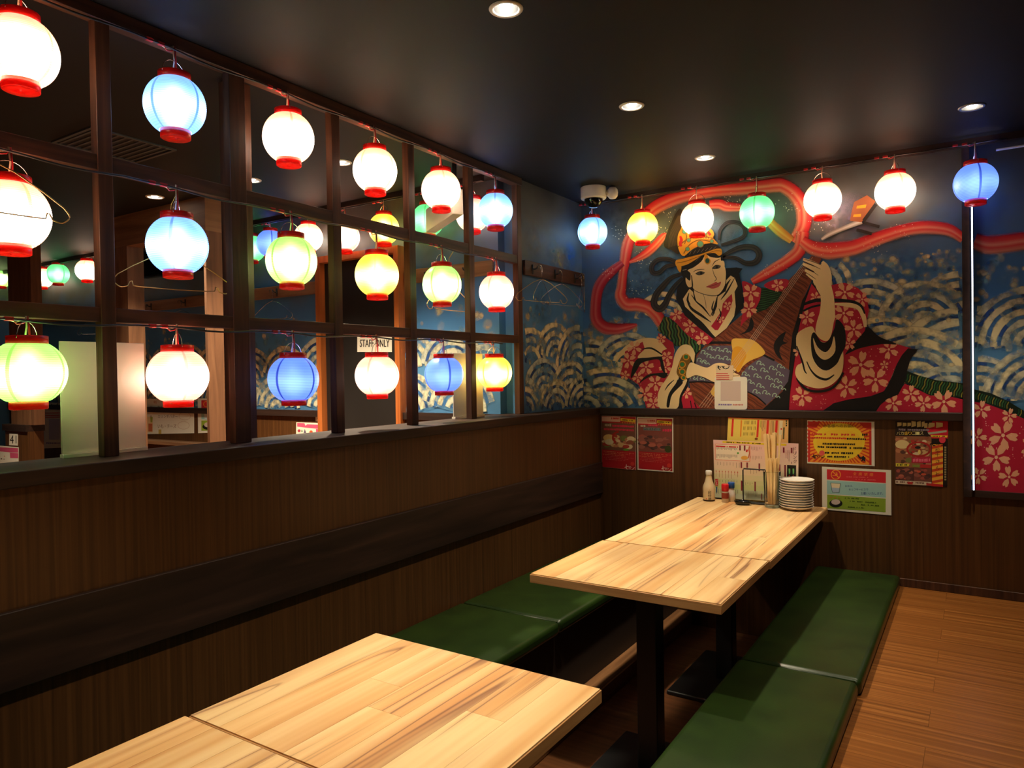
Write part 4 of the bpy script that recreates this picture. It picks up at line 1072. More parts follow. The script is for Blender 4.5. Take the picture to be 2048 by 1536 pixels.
# no-smoking / self-service notice
t, P = sheet('notice_sheet', 'white notice with red, pale blue and green bands below the sunburst notice', 'poster', k8([(115,105),(1885,195),(1892,1355),(120,1200)]), WP, group='sheets on the mural wall')
quad(P, k8, [(240,170),(1752,250),(1750,525),(242,432)], RGB(214,42,52)); quad(P, k8, [(242,455),(1750,545),(1750,900),(244,800)], RGB(160,204,200)); quad(P, k8, [(246,820),(1745,925),(1745,1275),(250,1165)], RGB(140,168,52))
P.ring(k8([(470,310)])[0], 9.2, 1.6, RGB(244,160,50), 22); P.stroke(k8([(395,235),(545,385)]), 1.6, RGB(244,160,50)); P.stroke(k8([(380,335),(470,330),(500,260)]), 1.2, RGB(244,160,50)); P.stroke(k8([(470,250),(510,300),(480,330)]), 1, RGB(244,160,50))
for i, ch in enumerate('全席禁煙'): txt(P, k8, ch, 910+i*142, 245+i*8, 1000+i*142, 325+i*8, RGB(244,150,60))
dash(P, k8, 700, 350, 1300, 378, RGB(232,110,110), .8, .03, 2); dash(P, k8, 980, 420, 1500, 446, RGB(232,110,110), .7, .03, 4)
P.poly(k8([(330,515),(598,535),(560,780),(375,765)]), RGB(80,110,110), False); P.poly(k8([(348,527),(582,544),(548,770),(385,755)]), RGB(236,220,186), False); P.poly(k8([(364,640),(566,655),(548,770),(385,755)]), RGB(170,190,210), False)
txt(P, k8, 'お水は、', 705, 575, 905, 630, RGB(66,84,150)); txt(P, k8, 'セルフサービスで', 800, 660, 1300, 720, RGB(66,84,150)); txt(P, k8, 'お願いいたします。', 1110, 758, 1680, 828, RGB(66,84,150))
P.disc(k8([(470,1045)])[0], 13.2, RGB(24,26,22), 22, 8); P.disc(k8([(468,1010)])[0], 9, RGB(206,186,180), 20, 5.4)
for (u, v) in ((350,895),(455,895),(550,905)): P.disc(k8([(u, v)])[0], 1.2, RGB(206,90,40), 7)
for i, (a, b, c) in enumerate([(700,905,1090),(830,985,1500),(1120,1075,1580),(740,1130,1180),(1380,1180,1440)]): dash(P, k8, a, b-14, c, b+18, RGB(70,96,28), .7, .06, i+20)
P.build('print', M['ink'], t)

def food(P, k, x0, y0, x1, y1, n, cols, seed, rs=(20, 70)):
    r = random.Random(seed)
    kk = abs(k([(1, 0)])[0][0]-k([(0, 0)])[0][0])
    for _ in range(n):
        s_ = r.uniform(*rs); u, v = r.uniform(x0+s_*.7, x1-s_*.7), r.uniform(y0+s_*.6, y1-s_*.6)
        P.disc(k([(u, v)])[0], s_*kk, r.choice(cols), 10, s_*kk*r.uniform(.4, .8))
FOOD = [RGB(150,84,60), RGB(186,120,84), RGB(206,172,120), RGB(92,60,48), RGB(176,60,48), RGB(222,200,160), RGB(116,120,60)]
MEAT = [RGB(120,72,62), RGB(150,90,76), RGB(92,56,52), RGB(180,100,80), RGB(74,50,48), RGB(166,84,70)]
# course poster by the lacquered post
t, P = sheet('course_poster', 'busy food-course poster with red corner on the wainscot by the glowing strip', 'poster', k9([(112,112),(1195,112),(1175,1472),(112,1412)]), WP, group='sheets on the mural wall')
quad(P, k9, [(112,112),(1195,112),(1175,1472),(112,1412)], RGB(40,26,22))
quad(P, k9, [(880,115),(1192,115),(1188,480),(860,480),(740,290)], RGB(206,26,52))
for i, (a, b, c, d) in enumerate([(150,150,450,235),(440,112,710,250),(700,160,830,265),(800,130,1080,265)]): dash(P, k9, a, b, c, d, RGB(226,206,140), 1, 0, i+2)
dash(P, k9, 140, 272, 800, 318, RGB(140,124,130), .95, .02, 8)
for i, ch in enumerate('バカ盛りコース'): txt(P, k9, ch, 135+i*80, 338, 205+i*80, 408, RGB(240,196,60) if i in (2, 3) else RGB(232,222,150))
quad(P, k9, [(770,360),(1160,310),(1160,350),(800,400)], RGB(170,176,150)); quad(P, k9, [(840,408),(1185,420),(1165,458),(850,450)], YEL); dash(P, k9, 870, 420, 1130, 445, BLK, .8, .02, 3)
quad(P, k9, [(112,430),(850,440),(850,1100),(112,1060)], RGB(150,96,66)); food(P, k9, 115, 440, 845, 1050, 60, FOOD, 5, (25, 80))
P.disc(k9([(250,600)])[0], 14, RGB(222,200,140), 14, 9); P.ring(k9([(590,700)])[0], 23, 4, RGB(170,40,36), 24, 14); P.disc(k9([(600,760)])[0], 3, RGB(230,206,120), 8, 5); P.disc(k9([(570,665)])[0], 6, RGB(40,34,30), 10, 3)
quad(P, k9, [(450,870),(840,850),(840,985),(440,975)], RGB(190,36,66)); dash(P, k9, 470, 890, 820, 960, RGB(226,110,130), .8, -.02, 7)
quad(P, k9, [(120,985),(400,1000),(385,1050),(120,1050)], RGB(214,200,60)); dash(P, k9, 150, 1005, 350, 1035, BLK, .8, 0, 4)
quad(P, k9, [(620,1010),(845,1020),(845,1085),(620,1080)], RGB(186,50,46)); quad(P, k9, [(460,1015),(610,1020),(600,1070),(460,1060)], RGB(130,140,60))
quad(P, k9, [(112,1070),(470,1080),(470,1345),(112,1325)], RGB(92,54,48)); food(P, k9, 115, 1075, 465, 1330, 16, MEAT, 6, (30, 70))
quad(P, k9, [(480,1085),(850,1100),(850,1370),(480,1345)], RGB(120,66,56)); food(P, k9, 485, 1095, 845, 1350, 16, MEAT+[RGB(206,90,60)], 7, (30, 70))
quad(P, k9, [(112,1330),(850,1372),(850,1448),(112,1405)], RGB(206,186,160)); dash(P, k9, 130, 1345, 800, 1385, RGB(120,90,80), .7, .05, 9); quad(P, k9, [(360,1365),(465,1372),(465,1420),(360,1415)], RGB(186,50,46)); quad(P, k9, [(745,1395),(850,1402),(850,1445),(745,1440)], RGB(186,50,46))
quad(P, k9, [(860,600),(1085,600),(1085,1430),(860,1410)], RGB(240,176,60))
for k in range(7): quad(P, k9, [(860,640+k*118),(1085,560+k*118+40),(1085,560+k*118+90),(860,640+k*118+55)], RGB(206,70,34))
quad(P, k9, [(850,1400),(1085,1420),(1085,1470),(850,1455)], RGB(200,40,44))
quad(P, k9, [(1095,610),(1170,615),(1165,1440),(1095,1430)], RGB(34,26,24)); vtx(P, k9, '心ゆくまで食べ放題', 1112, 640, 1155, 1330, RGB(180,160,110)) if False else dash(P, k9, 1115, 640, 1150, 660, RGB(180,160,110), 1, 0, 3)
for j in range(14): box(P, k9, 1114, 650+j*50, 1152, 685+j*50, RGB(170,150,104))
vtx(P, k9, '松干', 925, 665, 1020, 860, BLK)
for j, ch in enumerate('さんと'): txt(P, k9, ch, 935, 910+j*130, 1020, 985+j*130, BLK)
logo(P, k9, 820, 520, 110, BLK, RGB(226,60,80))
P.build('print', M['ink'], t)

# two red course posters
for nm_, lab, cs, meat in (('course_poster', 'dim red food poster without white border beside the corner', [(105,80),(945,105),(945,1415),(108,1340)], 0),
                       ('course_poster', 'red food poster with white border, second from the corner', [(972,112),(1862,132),(1868,1470),(985,1405)], 1)):
    t, P = sheet(nm_, lab, 'poster', k10(cs), WP, group='sheets on the mural wall')
    (ax, ay), (bx_, by), (cx2, cy2), (dx2, dy2) = cs
    ins = 26 if meat else 4
    def uv(u, v):
        x0 = ax+(dx2-ax)*v; y0 = ay+(dy2-ay)*v; x1 = bx_+(cx2-bx_)*v; y1 = by+(cy2-by)*v
        return (x0+ins+(x1-x0-2*ins)*u, (y0+(y1-y0)*u)+ins*(1-2*v))
    ku = lambda L: k10([uv(u, v) for u, v in L])
    quad(P, ku, [(0,0),(1,0),(1,1),(0,1)], RGB(176,26,34))
    quad(P, ku, [(0,.01),(.54,.01),(.54,.105),(0,.105)], RGB(232,186,164)); quad(P, ku, [(.56,.03),(.99,.05),(.98,.105),(.55,.085)], YEL)
    for i in range(8): quad(P, ku, [(.6+i*.05,.11),(.62+i*.05,.11),(.61+i*.05,.135)], YEL)
    dash(P, ku, .28, .025, .5, .06, RGB(206,60,50), .9, 0, 4); dash(P, ku, .6, .05, .93, .075, BLK, .8, .03, 5)
    if meat: txt(P, ku, '3,500円', .28, .05, .52, .085, RGB(206,60,50))
    else: txt(P, ku, '3,000円', .28, .02, .52, .055, RGB(206,60,50))
    quad(P, ku, [(0,.13),(1,.13),(1,.655),(0,.655)], RGB(120,78,60) if not meat else RGB(130,70,60))
    food(P, ku, .0, .30, 1, .64, 46, MEAT if meat else FOOD, 3+meat, (.05, .12))
    if not meat:
        P.disc(ku([(.2,.42)])[0], 11, RGB(222,190,120), 12, 7); P.disc(ku([(.22,.5)])[0], 9, RGB(214,206,170), 12, 6); P.stroke(ku([(.5,.29),(.36,.34),(.33,.44),(.42,.5)]), 4, RGB(176,46,36)); P.disc(ku([(.72,.63)])[0], 6, RGB(96,150,44), 10, 2.4)
        dash(P, ku, .02, .145, .28, .2, RGB(186,176,140), .9, 0, 2); dash(P, ku, .31, .16, .95, .205, RGB(226,50,86), 1, 0, 3); dash(P, ku, .06, .23, .95, .275, RGB(220,60,84), .95, 0, 4)
    else:
        dash(P, ku, .02, .13, .22, .17, RGB(200,186,160), .9, 0, 2); dash(P, ku, .3, .115, .58, .15, RGB(226,60,96), 1, 0, 3)
        for i, ch in enumerate('時間無制限'):
            box(P, ku, .16+i*.1, .18, .25+i*.1, .235, RGB(150,170,180)); box(P, ku, .165+i*.1, .184, .245+i*.1, .231, RGB(26,34,30)); txt(P, ku, ch, .18+i*.1, .19, .23+i*.1, .226, RGB(150,176,160))
        dash(P, ku, .72, .19, .98, .25, RGB(220,50,80), .95, 0, 5); P.disc(ku([(.88,.58)])[0], 7, RGB(60,66,30), 14)
    for i in range(6): dash(P, ku, .04+.05*(i % 2), .68+i*.03, .95-.12*(i % 3), .692+i*.03, RGB(226,140,96) if i < 3 else RGB(206,96,90), .6, .01, i+9)
    logo(P, ku, .68, .90, .10, RGB(232,206,190), RGB(206,54,44))
    P.build('print', M['ink'], t)

# card and sticker stuck to the mural
WQ = YW-F.h-.0006
t, P = sheet('sticker_card', 'small cream card with rounded corners stuck low on the mural', 'card', k11([(130,470),(1040,470),(1040,1385),(130,1385)]), WQ, .0015)
t.children[0].data.clear_geometry()
rc = []
for (u, v, a0) in ((1040-70,470+70,-90),(1040-70,1385-70,0),(130+70,1385-70,90),(130+70,470+70,180)):
    for i in range(5):
        a = math.radians(a0+22.5*i); rc.append((u+70*math.cos(a), v+70*math.sin(a)))
pts = [at(u, v, 1, WQ)-Vector(t.location) for u, v in k11(rc)]
n_ = len(pts)
t.children[0].data.from_pydata([(p.x, -.0015, p.z) for p in pts]+[(p.x, 0, p.z) for p in pts], [], [tuple(range(n_)), tuple(reversed(range(n_, 2*n_)))]+[(i, i+n_, (i+1) % n_+n_, (i+1) % n_) for i in range(n_)])
box(P, k11, 300, 590, 860, 1140, RGB(206,184,172))
dash(P, k11, 240, 1222, 620, 1270, RGB(130,110,170), 1, 0, 2); dash(P, k11, 645, 1226, 925, 1272, RGB(206,120,110), 1, 0, 3)
P.build('print', M['ink'], t)
t, P = sheet('sticker_card', 'small clear-taped label with black brush logo and red lines above the cream card', 'card', k11([(165,150),(655,150),(640,560),(175,540)]), WQ-.0022, .0006)
quad(P, k11, [(165,150),(655,150),(640,560),(175,540)], RGB(222,196,160))
for i, y in enumerate((365, 420, 470, 525)): box(P, k11, 175, y, 540 if i else 500, y+26, RGB(206,84,80))
P.stroke(k11([(215,165),(250,190),(215,215)]), 2.6, INK); P.stroke(k11([(280,185),(300,215)]), 2, INK); P.stroke(k11([(320,180),(370,190),(350,220)]), 1.6, INK); P.stroke(k11([(400,170),(380,230),(420,235)]), 1.6, INK); P.stroke(k11([(430,250),(500,230),(540,175)]), 1.6, INK); P.stroke(k11([(230,225),(290,275)]), 1.8, INK)
P.build('print', M['ink'], t)

# ------------------------------------------------------------------ menus standing on the table against the wall
M['lam'] = plain('laminate', RGB(238,228,206), .22)
t, P = sheet('food_menu', 'yellow laminated food menu leaning on the wall behind the drink menu', 'menu', k6([(297,38),(1272,70),(1248,1480),(230,1400)]), D-.012, .003, paper='lam')
quad(P, k6, [(297,38),(1272,70),(1248,1478),(232,1398)], RGB(240,212,104)); quad(P, k6, [(840,56),(1272,70),(1255,900),(800,860)], RGB(240,190,120))
for (a, b, c, d) in ((358,62,390,345),(768,78,800,360),(924,82,960,362),(1064,86,1102,366)): quad(P, k6, [(a,b),(c,b),(c-18,d),(a-18,d)], RGB(226,62,52))
quad(P, k6, [(500,85),(522,85),(506,350),(486,350)], RGB(240,140,50))
for j in range(10):
    for i in range(3):
        if (j*7+i) % 5: quad(P, k6, [(545+j*21,90+i*95),(552+j*21,90+i*95),(549+j*21,150+i*90),(542+j*21,150+i*90)], RGB(120,100,50))
for j in range(5): quad(P, k6, [(820+j*18,90),(826+j*18,90),(820+j*18,200+30*(j % 3)),(814+j*18,200+30*(j % 3))], RGB(120,100,60))
for j in range(3): quad(P, k6, [(990+j*20,95),(997+j*20,95),(988+j*20,330),(981+j*20,330)], RGB(120,100,70))
quad(P, k6, [(1125,90),(1180,92),(1165,385),(1112,382)], RGB(240,224,180)); quad(P, k6, [(1185,200),(1212,200),(1202,390),(1176,390)], RGB(110,96,60)); P.disc(k6([(1155,225)])[0], 1.6, RED, 8)
for j in range(3): box(P, k6, 1228, 85+j*36, 1248, 110+j*36, RGB(60,70,40))
quad(P, k6, [(297,38),(1272,70),(1271,82),(297,50)], RGB(232,120,60)); P.disc(k6([(750,385)])[0], 3.4, RGB(150,80,50), 9, 2.4)
P.build('print', M['gloss_ink'], t)
t, P = sheet('drink_menu', 'large pink-topped laminated drink menu standing at the wall end of the table', 'menu', k6([(55,400),(1432,462),(1428,1424),(80,1330)]), D-.045, .003, paper='lam')
dm = t
def band(v0, v1, c):
    L = lambda v: ((55+(80-55)*v, 400+(1330-400)*v), (1432+(1428-1432)*v, 462+(1424-462)*v))
    (a, b), (c_, d_) = L(v0), L(v1)
    quad(P, k6, [a, b, d_, c_], c)
for i in range(12):
    v = i/12
    a, b, c = RGB(240,196,190), RGB(240,216,186), RGB(206,216,150)
    d_ = RGB(190,208,206)
    def lerp(p, q, u): return tuple(p[j]*(1-u)+q[j]*u for j in range(3))+(1,)
    col = lerp(a, b, v/.45) if v < .45 else lerp(b, c, (v-.45)/.3) if v < .75 else lerp(c, d_, (v-.75)/.25)
    band(v, (i+1)/12, col)
quad(P, k6, [(205,418),(1240,465),(1235,500),(205,450)], YEL); dash(P, k6, 270, 428, 820, 448, BLK, .8, .045, 3)
def frame(L, w_, c):
    for p, q in zip(L, L[1:]+L[:1]): P.stroke(k6([p, q]), w_, c, False)
quad(P, k6, [(90,468),(630,492),(630,745),(92,718)], RGB(244,230,206)); frame([(90,468),(650,492),(650,750),(92,720)], .8, RGB(236,110,80))
quad(P, k6, [(98,492),(252,500),(252,520),(98,512)], RED); quad(P, k6, [(306,502),(424,508),(424,528),(306,522)], RED); box(P, k6, 272, 500, 286, 522, RED); box(P, k6, 438, 505, 452, 530, RED)
def cols(x0, x1, y0, y1, st, c, seed, slope=.045):
    r = random.Random(seed); x = x0
    while x < x1:
        o_ = slope*(x-55); l = (y1-y0)*r.uniform(.5, 1)
        quad(P, k6, [(x,y0+o_),(x+4.5,y0+o_),(x+4.5,y0+o_+l),(x,y0+o_+l)], c); x += st
cols(100, 440, 515, 560, 14, RGB(110,90,80), 1); cols(100, 450, 625, 690, 14, RGB(150,130,116), 2); cols(670, 830, 480, 560, 26, RGB(150,96,86), 3); cols(660, 830, 630, 700, 24, RGB(170,120,104), 13)
for (a, b, c, d) in ((475,490,500,570),(550,492,576,575),(498,760,522,855),(592,766,616,850),(788,780,812,905),(1114,798,1140,912),(1204,806,1230,992),(1180,522,1208,606),(1308,528,1334,612),(502,1058,526,1222),(720,1075,744,1230),(832,1268,846,1370)): quad(P, k6, [(a,b),(c,b+2),(c,d+2),(a,d)], RGB(136,50,62))
quad(P, k6, [(590,556),(618,560),(606,600),(582,596)], RED); P.disc(k6([(455,615)])[0], 2.0, RGB(90,170,70), 9); P.stroke(k6([(640,505),(632,560),(640,620),(622,690)]), 2.2, RGB(214,120,90)); P.disc(k6([(560,690)])[0], 7, RGB(232,176,80), 12, 4)
cols(125, 480, 752, 840, 50, RGB(150,130,100), 4); cols(100, 455, 890, 1020, 50, RGB(176,90,60), 5); cols(660, 780, 850, 930, 46, RGB(140,110,80), 6); cols(160, 460, 1040, 1100, 46, RGB(110,120,80), 7); cols(540, 720, 1060, 1110, 36, RGB(110,120,80), 8); cols(110, 480, 1190, 1300, 34, RGB(130,110,110), 9); cols(545, 780, 1200, 1290, 17, RGB(150,150,150), 10); cols(1230, 1300, 510, 700, 24, RGB(150,90,90), 11)
for i in range(8): P.disc(k6([(104+i*49.5, 905+i*3)])[0], 1.0, RGB(206,80,50), 7)
quad(P, k6, [(86,1032),(136,1034),(136,1142),(86,1138)], RGB(206,52,62)); txt(P, k6, 'ビ', 94, 1045, 128, 1085, RGB(244,220,206)); txt(P, k6, 'ル', 94, 1090, 128, 1130, RGB(244,220,206)); quad(P, k6, [(100,1160),(122,1160),(120,1250),(104,1250)], RGB(60,90,140))
for i, ch in enumerate('ドリンク'): txt(P, k6, ch, 1345+i*3, 520+i*66, 1395+i*3, 578+i*66, RGB(84,44,46))
quad(P, k6, [(1318,756),(1326,756),(1326,786),(1318,786)], RGB(84,44,46)); quad(P, k6, [(1250,806),(1395,812),(1392,1020),(1248,1014)], RGB(24,30,26))
for u in (1286, 1350):
    quad(P, k6, [(u-18,850),(u+18,852),(u+16,1005),(u-16,1003)], RGB(14,16,14))
    for j in (-9, 0, 9): P.stroke(k6([(u+j, 865), (u+j*.9+2, 920), (u+j*.8, 960)]), [1.0, 1.0, .3], RGB(120,190,110))
    quad(P, k6, [(u-10,970),(u+10,970),(u+8,990),(u-8,990)], RGB(190,80,60))
P.build('print', M['gloss_ink'], dm)

# ------------------------------------------------------------------ things on the far table
ZS = ZT+.0004
t = thing('soy_sauce_bottle', 'pale soy sauce bottle with white cap and black brush lettering', 'bottle', (.788, 4.300, ZS))
M['bottleglass'] = plain('bottle_label', RGB(226,206,164), .3); M['soy'] = plain('soy', RGB(52,26,16), .15)
MB().lathe([(.030,0),(.035,.003),(.036,.008),(.036,.075),(.034,.090),(.024,.115),(.019,.135),(.017,.150),(.017,.157)], 24).build('body', M['bottleglass'], t)
MB().lathe([(.018,.156),(.019,.158),(.019,.180),(.017,.183)], 20).build('cap', M['white'], t)
MB().lathe([(.0358,.0005),(.0364,.004),(.0364,.009),(.0358,.010)], 24, cap=False).build('base_band', M['soy'], t)
# lettering wraps the front of the bottle
dirc = (CAM-Vector((.788, 4.3, ZT))); ang0 = math.atan2(dirc.y, dirc.x)
def wrap(p): 
    a = ang0+p[0]/.0364; return Vector((.0364*math.cos(a), .0364*math.sin(a), p[1]))
P = Print(wrap, (0, 0, 0), base=0)
for i, ch in enumerate('超特選'): P.text(ch, -.006, .064-i*.020-.017, .014, .064-i*.020, BLK, flipy=False)
P.disc((-.016, .016), .003, RED, 10); P.disc((.003, .070), .002, RGB(150,110,70), 8)
P.build('lettering', M['ink'], t)
M['clearjar'] = plain('clear_jar', RGB(206,190,170), .12); M['pepper'] = plain('pepper', RGB(150,52,36), .4); M['capred'] = plain('cap_red', RGB(216,28,36), .35); M['capblue'] = plain('cap_blue', RGB(30,88,170), .35)
t = thing('spice_shaker', 'small spice shaker with bright red cap', 'shaker', (.889, 4.292, ZS))
MB().lathe([(.019,0),(.021,.002),(.021,.06),(.019,.066),(.018,.068)], 20).build('body', M['clearjar'], t)
MB().lathe([(.0205,.0675),(.0212,.069),(.0212,.107),(.019,.110)], 20).build('cap', M['capred'], t)
MB().lathe([(.0213,.024),(.0215,.026),(.0215,.056),(.0213,.058)], 20, cap=False).build('label_band', M['pepper'], t)
t = thing('salt_shaker', 'small white shaker with blue cap behind the red-capped one', 'shaker', (.913, 4.338, ZS))
MB().lathe([(.019,0),(.022,.002),(.022,.045),(.017,.072),(.016,.082)], 20).build('body', M['porcelain'], t)
MB().lathe([(.0175,.081),(.0195,.083),(.0195,.112),(.018,.116)], 20).build('cap', M['capblue'], t)
t = thing('ashtray', 'low black glossy oval ashtray', 'ashtray', (1.0, 4.262, ZS))
MB().lathe([(.030,0),(.040,.003),(.047,.014),(.048,.022),(.045,.025),(.040,.023),(.036,.012),(0,.010)], 28).build('dish', M['blackgloss'], t)
t.scale = (1, .7, 1)
# black table stand: a wire frame on a foot, holding a clear card pocket
t = thing('menu_stand', 'empty black wire-framed card stand in front of the drink menu', 'stand', (1.052, 4.328, ZS))
MB().tube([(-.066,0,.008),(-.066,0,.195),(-.062,0,.203),(.062,0,.203),(.066,0,.195),(.066,0,.008)], .0042, 8).build('frame', M['black'], t)
MB().rbox(-.07,.07,-.03,.02,0,.009,.003,2).build('foot', M['black'], t)
# tumbler with chopsticks
gx, gy = 1.168, 4.262
t = thing('glass_tumbler', 'tall clear glass holding a bundle of chopsticks', 'glass', (gx, gy, ZS))
MB().lathe([(0,0),(.038,0),(.041,.004),(.049,.205),(.0505,.207),(.048,.206),(.040,.022),(.036,.018),(0,.018)], 32, cap=False).build('tumbler', M['glass'], t)
r = random.Random(4)
tall = [(-.020,.012),(-.012,.018),(-.004,.021),(.004,.022),(.012,.020),(-.017,.004),(-.008,.010),(.020,.014),(.001,.012),(.010,.010)]
short = [(-.020,-.008),(-.010,-.004),(.0,-.003),(.010,-.004),(.020,-.006),(-.014,-.016),(-.004,-.014),(.006,-.014),(.016,-.016),(.0,-.023)]
for i, (a, b) in enumerate(tall+short):
    lg = (.405 if i < 10 else .262)+r.uniform(-.012, .006)
    tx, ty = (a*1.0+r.uniform(-.008, .008), b*.5) if i < 10 else (a*.55, b*.2)
    mb = MB()
    w0, w1, d0 = .0042, .0062, .0032
    bot = [(-w0,-d0),(w0,-d0),(w0,d0),(-w0,d0)]; top = [(-w1,-d0*1.2),(w1,-d0*1.2),(w1,d0*1.2),(-w1,d0*1.2)]
    mb.add([(x,y,0) for x,y in bot]+[(x+tx,y+ty,lg) for x,y in top], [(3,2,1,0),(4,5,6,7),(0,1,5,4),(1,2,6,5),(2,3,7,6),(3,0,4,7)])
    o = mb.build('chopsticks', M['chop']); o.location = (gx+a*.85, gy+b*.85, ZS+.0185)
    tag(o, 'long pale wooden chopstick pair standing in the glass' if i < 10 else 'short pale wooden chopstick pair in front of the long ones', 'chopsticks', 'chopsticks in the glass')
# stack of plates
pm = MB().lathe([(0,.0035),(.044,.0035),(.046,0),(.050,0),(.052,.004),(.075,.010),(.089,.0195),(.0915,.0215),(.0905,.0225),(.087,.0205),(.073,.0125),(.050,.0068),(0,.0062)], 40, cap=False).mesh('plate')
pm.materials.append(M['porcelain'])
ORD = ['topmost','second','third','fourth','fifth','sixth','seventh','eighth','ninth','tenth','eleventh','lowest']
sh = [(.002,.001),(.002,.0),(.0015,.001),(.001,0),(-.001,0),(-.003,.0),(-.0045,0),(-.004,.001),(-.003,0),(-.002,0),(-.002,0),(-.002,.001)]
for k in range(12):
    o = bpy.data.objects.new('plate', pm); link(o); o.location = (1.302+sh[k][0], 4.262+sh[k][1], ZS+.0136*(11-k))
    tag(o, '%s white plate of the stack on the table corner' % ORD[k], 'plate', 'stack of white plates')

# ------------------------------------------------------------------ light strip, camera, pipe
t = thing('light_strip', 'thin vertical glowing white light strip beside the mural panel', 'light strip', (2.142, D-.034, .55))
MB().rbox(-.006,.006,0,.010,0,1.60,.001,1).build('channel', M['black'], t)
MB().tube([(0,-.003,.004),(0,-.003,1.597)], .003, 8).build('tube', M['led'], t)
t = thing('dome_camera', 'white dome security camera on the ceiling in the mural corner', 'camera', (.145, 4.085, CEIL))
MB().lathe([(.078,0),(.080,-.004),(.080,-.066),(.076,-.072),(.062,-.074)], 32).build('housing', M['white'], t)
MB().lathe([(.058,-.072)]+[(.058*math.cos(a), -.074-.055*math.sin(a)) for a in [math.pi/2*k/8 for k in range(9)]], 28, cap=False).build('dome', plain('smoked_dome', RGB(16,18,20), .06), t)
MB().lathe([(0,.036),(.02,.034),(.031,.02),(.034,0),(.031,-.02),(.02,-.034),(0,-.036)], 20, (.108,.05,-.040)).build('cable_boss', M['white'], t)
MB().tube([(.07,.03,-.04),(.10,.045,-.04)], .02, 12).build('boss_neck', M['white'], t)
q = at(1992, 300, 1, D-.09)
o = MB().tube([(q.x, D-.09, q.z), (q.x+.6, D-.09, q.z+.001), (q.x+2.0, D-.09, q.z)], .006, 10).build('ceiling_pipe', M['white'])
tag(o, 'thin white pipe under the ceiling above the mural panel', 'pipe')
B('bracket', M['white'], o, q.x+.3, q.x+.312, D-.096, D-.084, q.z, CEIL)

# ------------------------------------------------------------------ coat rails, hooks and wire hangers
def hook(parent, loc, nrm):
    n = Vector(nrm); u = Vector((0, 0, 1)); L = Vector(loc)
    MB().tube([L+n*.001, L+n*.02-u*.002, L+n*.034+u*.004, L+n*.040+u*.016], .0042, 8).build('hook', M['black'], parent)
    h = parent.children[-1]
    MB().tube([L+n*.002+u*.028, L+n*.002-u*.03], .006, 6).build('hook_plate', M['black'], h)
cr = MB().rbox(XM+.0012, XM+.021, 3.66, DM-.004, 1.782, 1.870, .002, 1).build('coat_rail', M['railwood'])
tag(cr, 'wooden coat rail with three black hooks on the corner wall', 'coat rail')
for y in (3.741, 4.017, 4.287): hook(cr, (XM+.021, y, 1.822), (1, 0, 0))
for (x0, x1, hs, lab) in ((-6.0, -1.76, (-4.75, -3.85, -3.35, -2.2), 'wooden coat rail with black hooks left of the staff door'), (-.955, -.26, (-.75, -.45), 'wooden coat rail with black hooks between staff door and lattice')):
    o = MB().rbox(x0, x1, YN-.02, YN-.0012, 1.782, 1.870, .002, 1).build('coat_rail', M['board']); tag(o, lab, 'coat rail')
    for x in hs: hook(o, (x, YN-.02, 1.822), (0, -1, 0))

HP = spline([(-.19,-.095),(-.205,-.118),(-.185,-.138),(-.16,-.134)], False, 4)
def hanger_path():
    L = [(.0,.0)]
    L += [(-.02,-.004),(-.07,-.022),(-.14,-.062)]+HP
    L += [(-.152,-.118),(-.146,-.116),(-.142,-.132),(-.12,-.134),(0,-.136),(.12,-.134),(.142,-.132),(.146,-.116),(.152,-.118)]
    L += [(-x, y) for x, y in reversed(HP)]
    L += [(.14,-.062),(.07,-.022),(.02,-.004),(0,0)]
    return L
HK = [(0,-.002),(0,.035),(.006,.055),(-.004,.080),(-.020,.086),(-.032,.074),(-.030,.060)]
hang_me = MB().tube([(x, 0, z) for x, z in hanger_path()], .0019, 6).mesh('wire_frame'); hook_me = MB().tube([(x, 0, z) for x, z in HK], .0021, 6).mesh('wire_hook')
for me_, m_ in ((hang_me, 'steel'), (hook_me, 'steel')): me_.materials.append(M[m_])
hang_b = hang_me.copy(); hang_b.materials.clear(); hang_b.materials.append(M['brass'])
def hanger(apex, rz, label, group, brass=False, to=None):
    t = thing('wire_hanger', label, 'hanger', apex, rz, group)
    link(bpy.data.objects.new('wire_frame', hang_b if brass else hang_me), t)
    link(bpy.data.objects.new('hook', hook_me), t)
    if to:
        q = Matrix.Rotation(-rz, 3, 'Z') @ (Vector(to)-Vector(apex))
        MB().tube([(-.018, 0, .084), (-.01, 0, q.z*.7), (q.x*.5, q.y*.5, q.z+.012), (q.x, q.y, q.z+.002), (q.x, q.y, q.z-.02)], .002, 6).build('hook_extension', M['brass' if brass else 'steel'], t)
hz = 1.822-.066
G = 'wire hangers on the coat hooks'
hanger((XM+.088, 3.741, hz), 1.25, 'brassy wire hanger on the hook beside the lattice post, turned outward', G, True)
hanger((XM+.078, 3.757, hz-.004), 1.85, 'steel wire hanger on the hook beside the lattice post, turned along the wall', G)
hanger((XM+.072, 4.017, hz), 1.38, 'steel wire hanger alone on the middle hook of the corner wall', G)
hanger((XM+.112, 4.244, hz), 2.05, 'brassy wire hanger on the hook beside the mural corner', G, True, (XM+.060, 4.287, 1.840))
hanger((XM+.098, 4.238, hz-.02), 1.95, 'steel wire hanger on the hook beside the mural corner', G, False, (XM+.056, 4.287, 1.838))
G2 = 'wire hangers around the lattice screen'
e = at(136, 432, 0, XM+.135)
hanger((XM+.135, e.y-.20, e.z+.115), math.pi/2, 'brassy wire hanger in front of a warm white lantern, sixth bay from the coat hooks', G2, True, (XM+.018, e.y-.20, 1.888))
e = at(237, 556, 0, XM-.14)
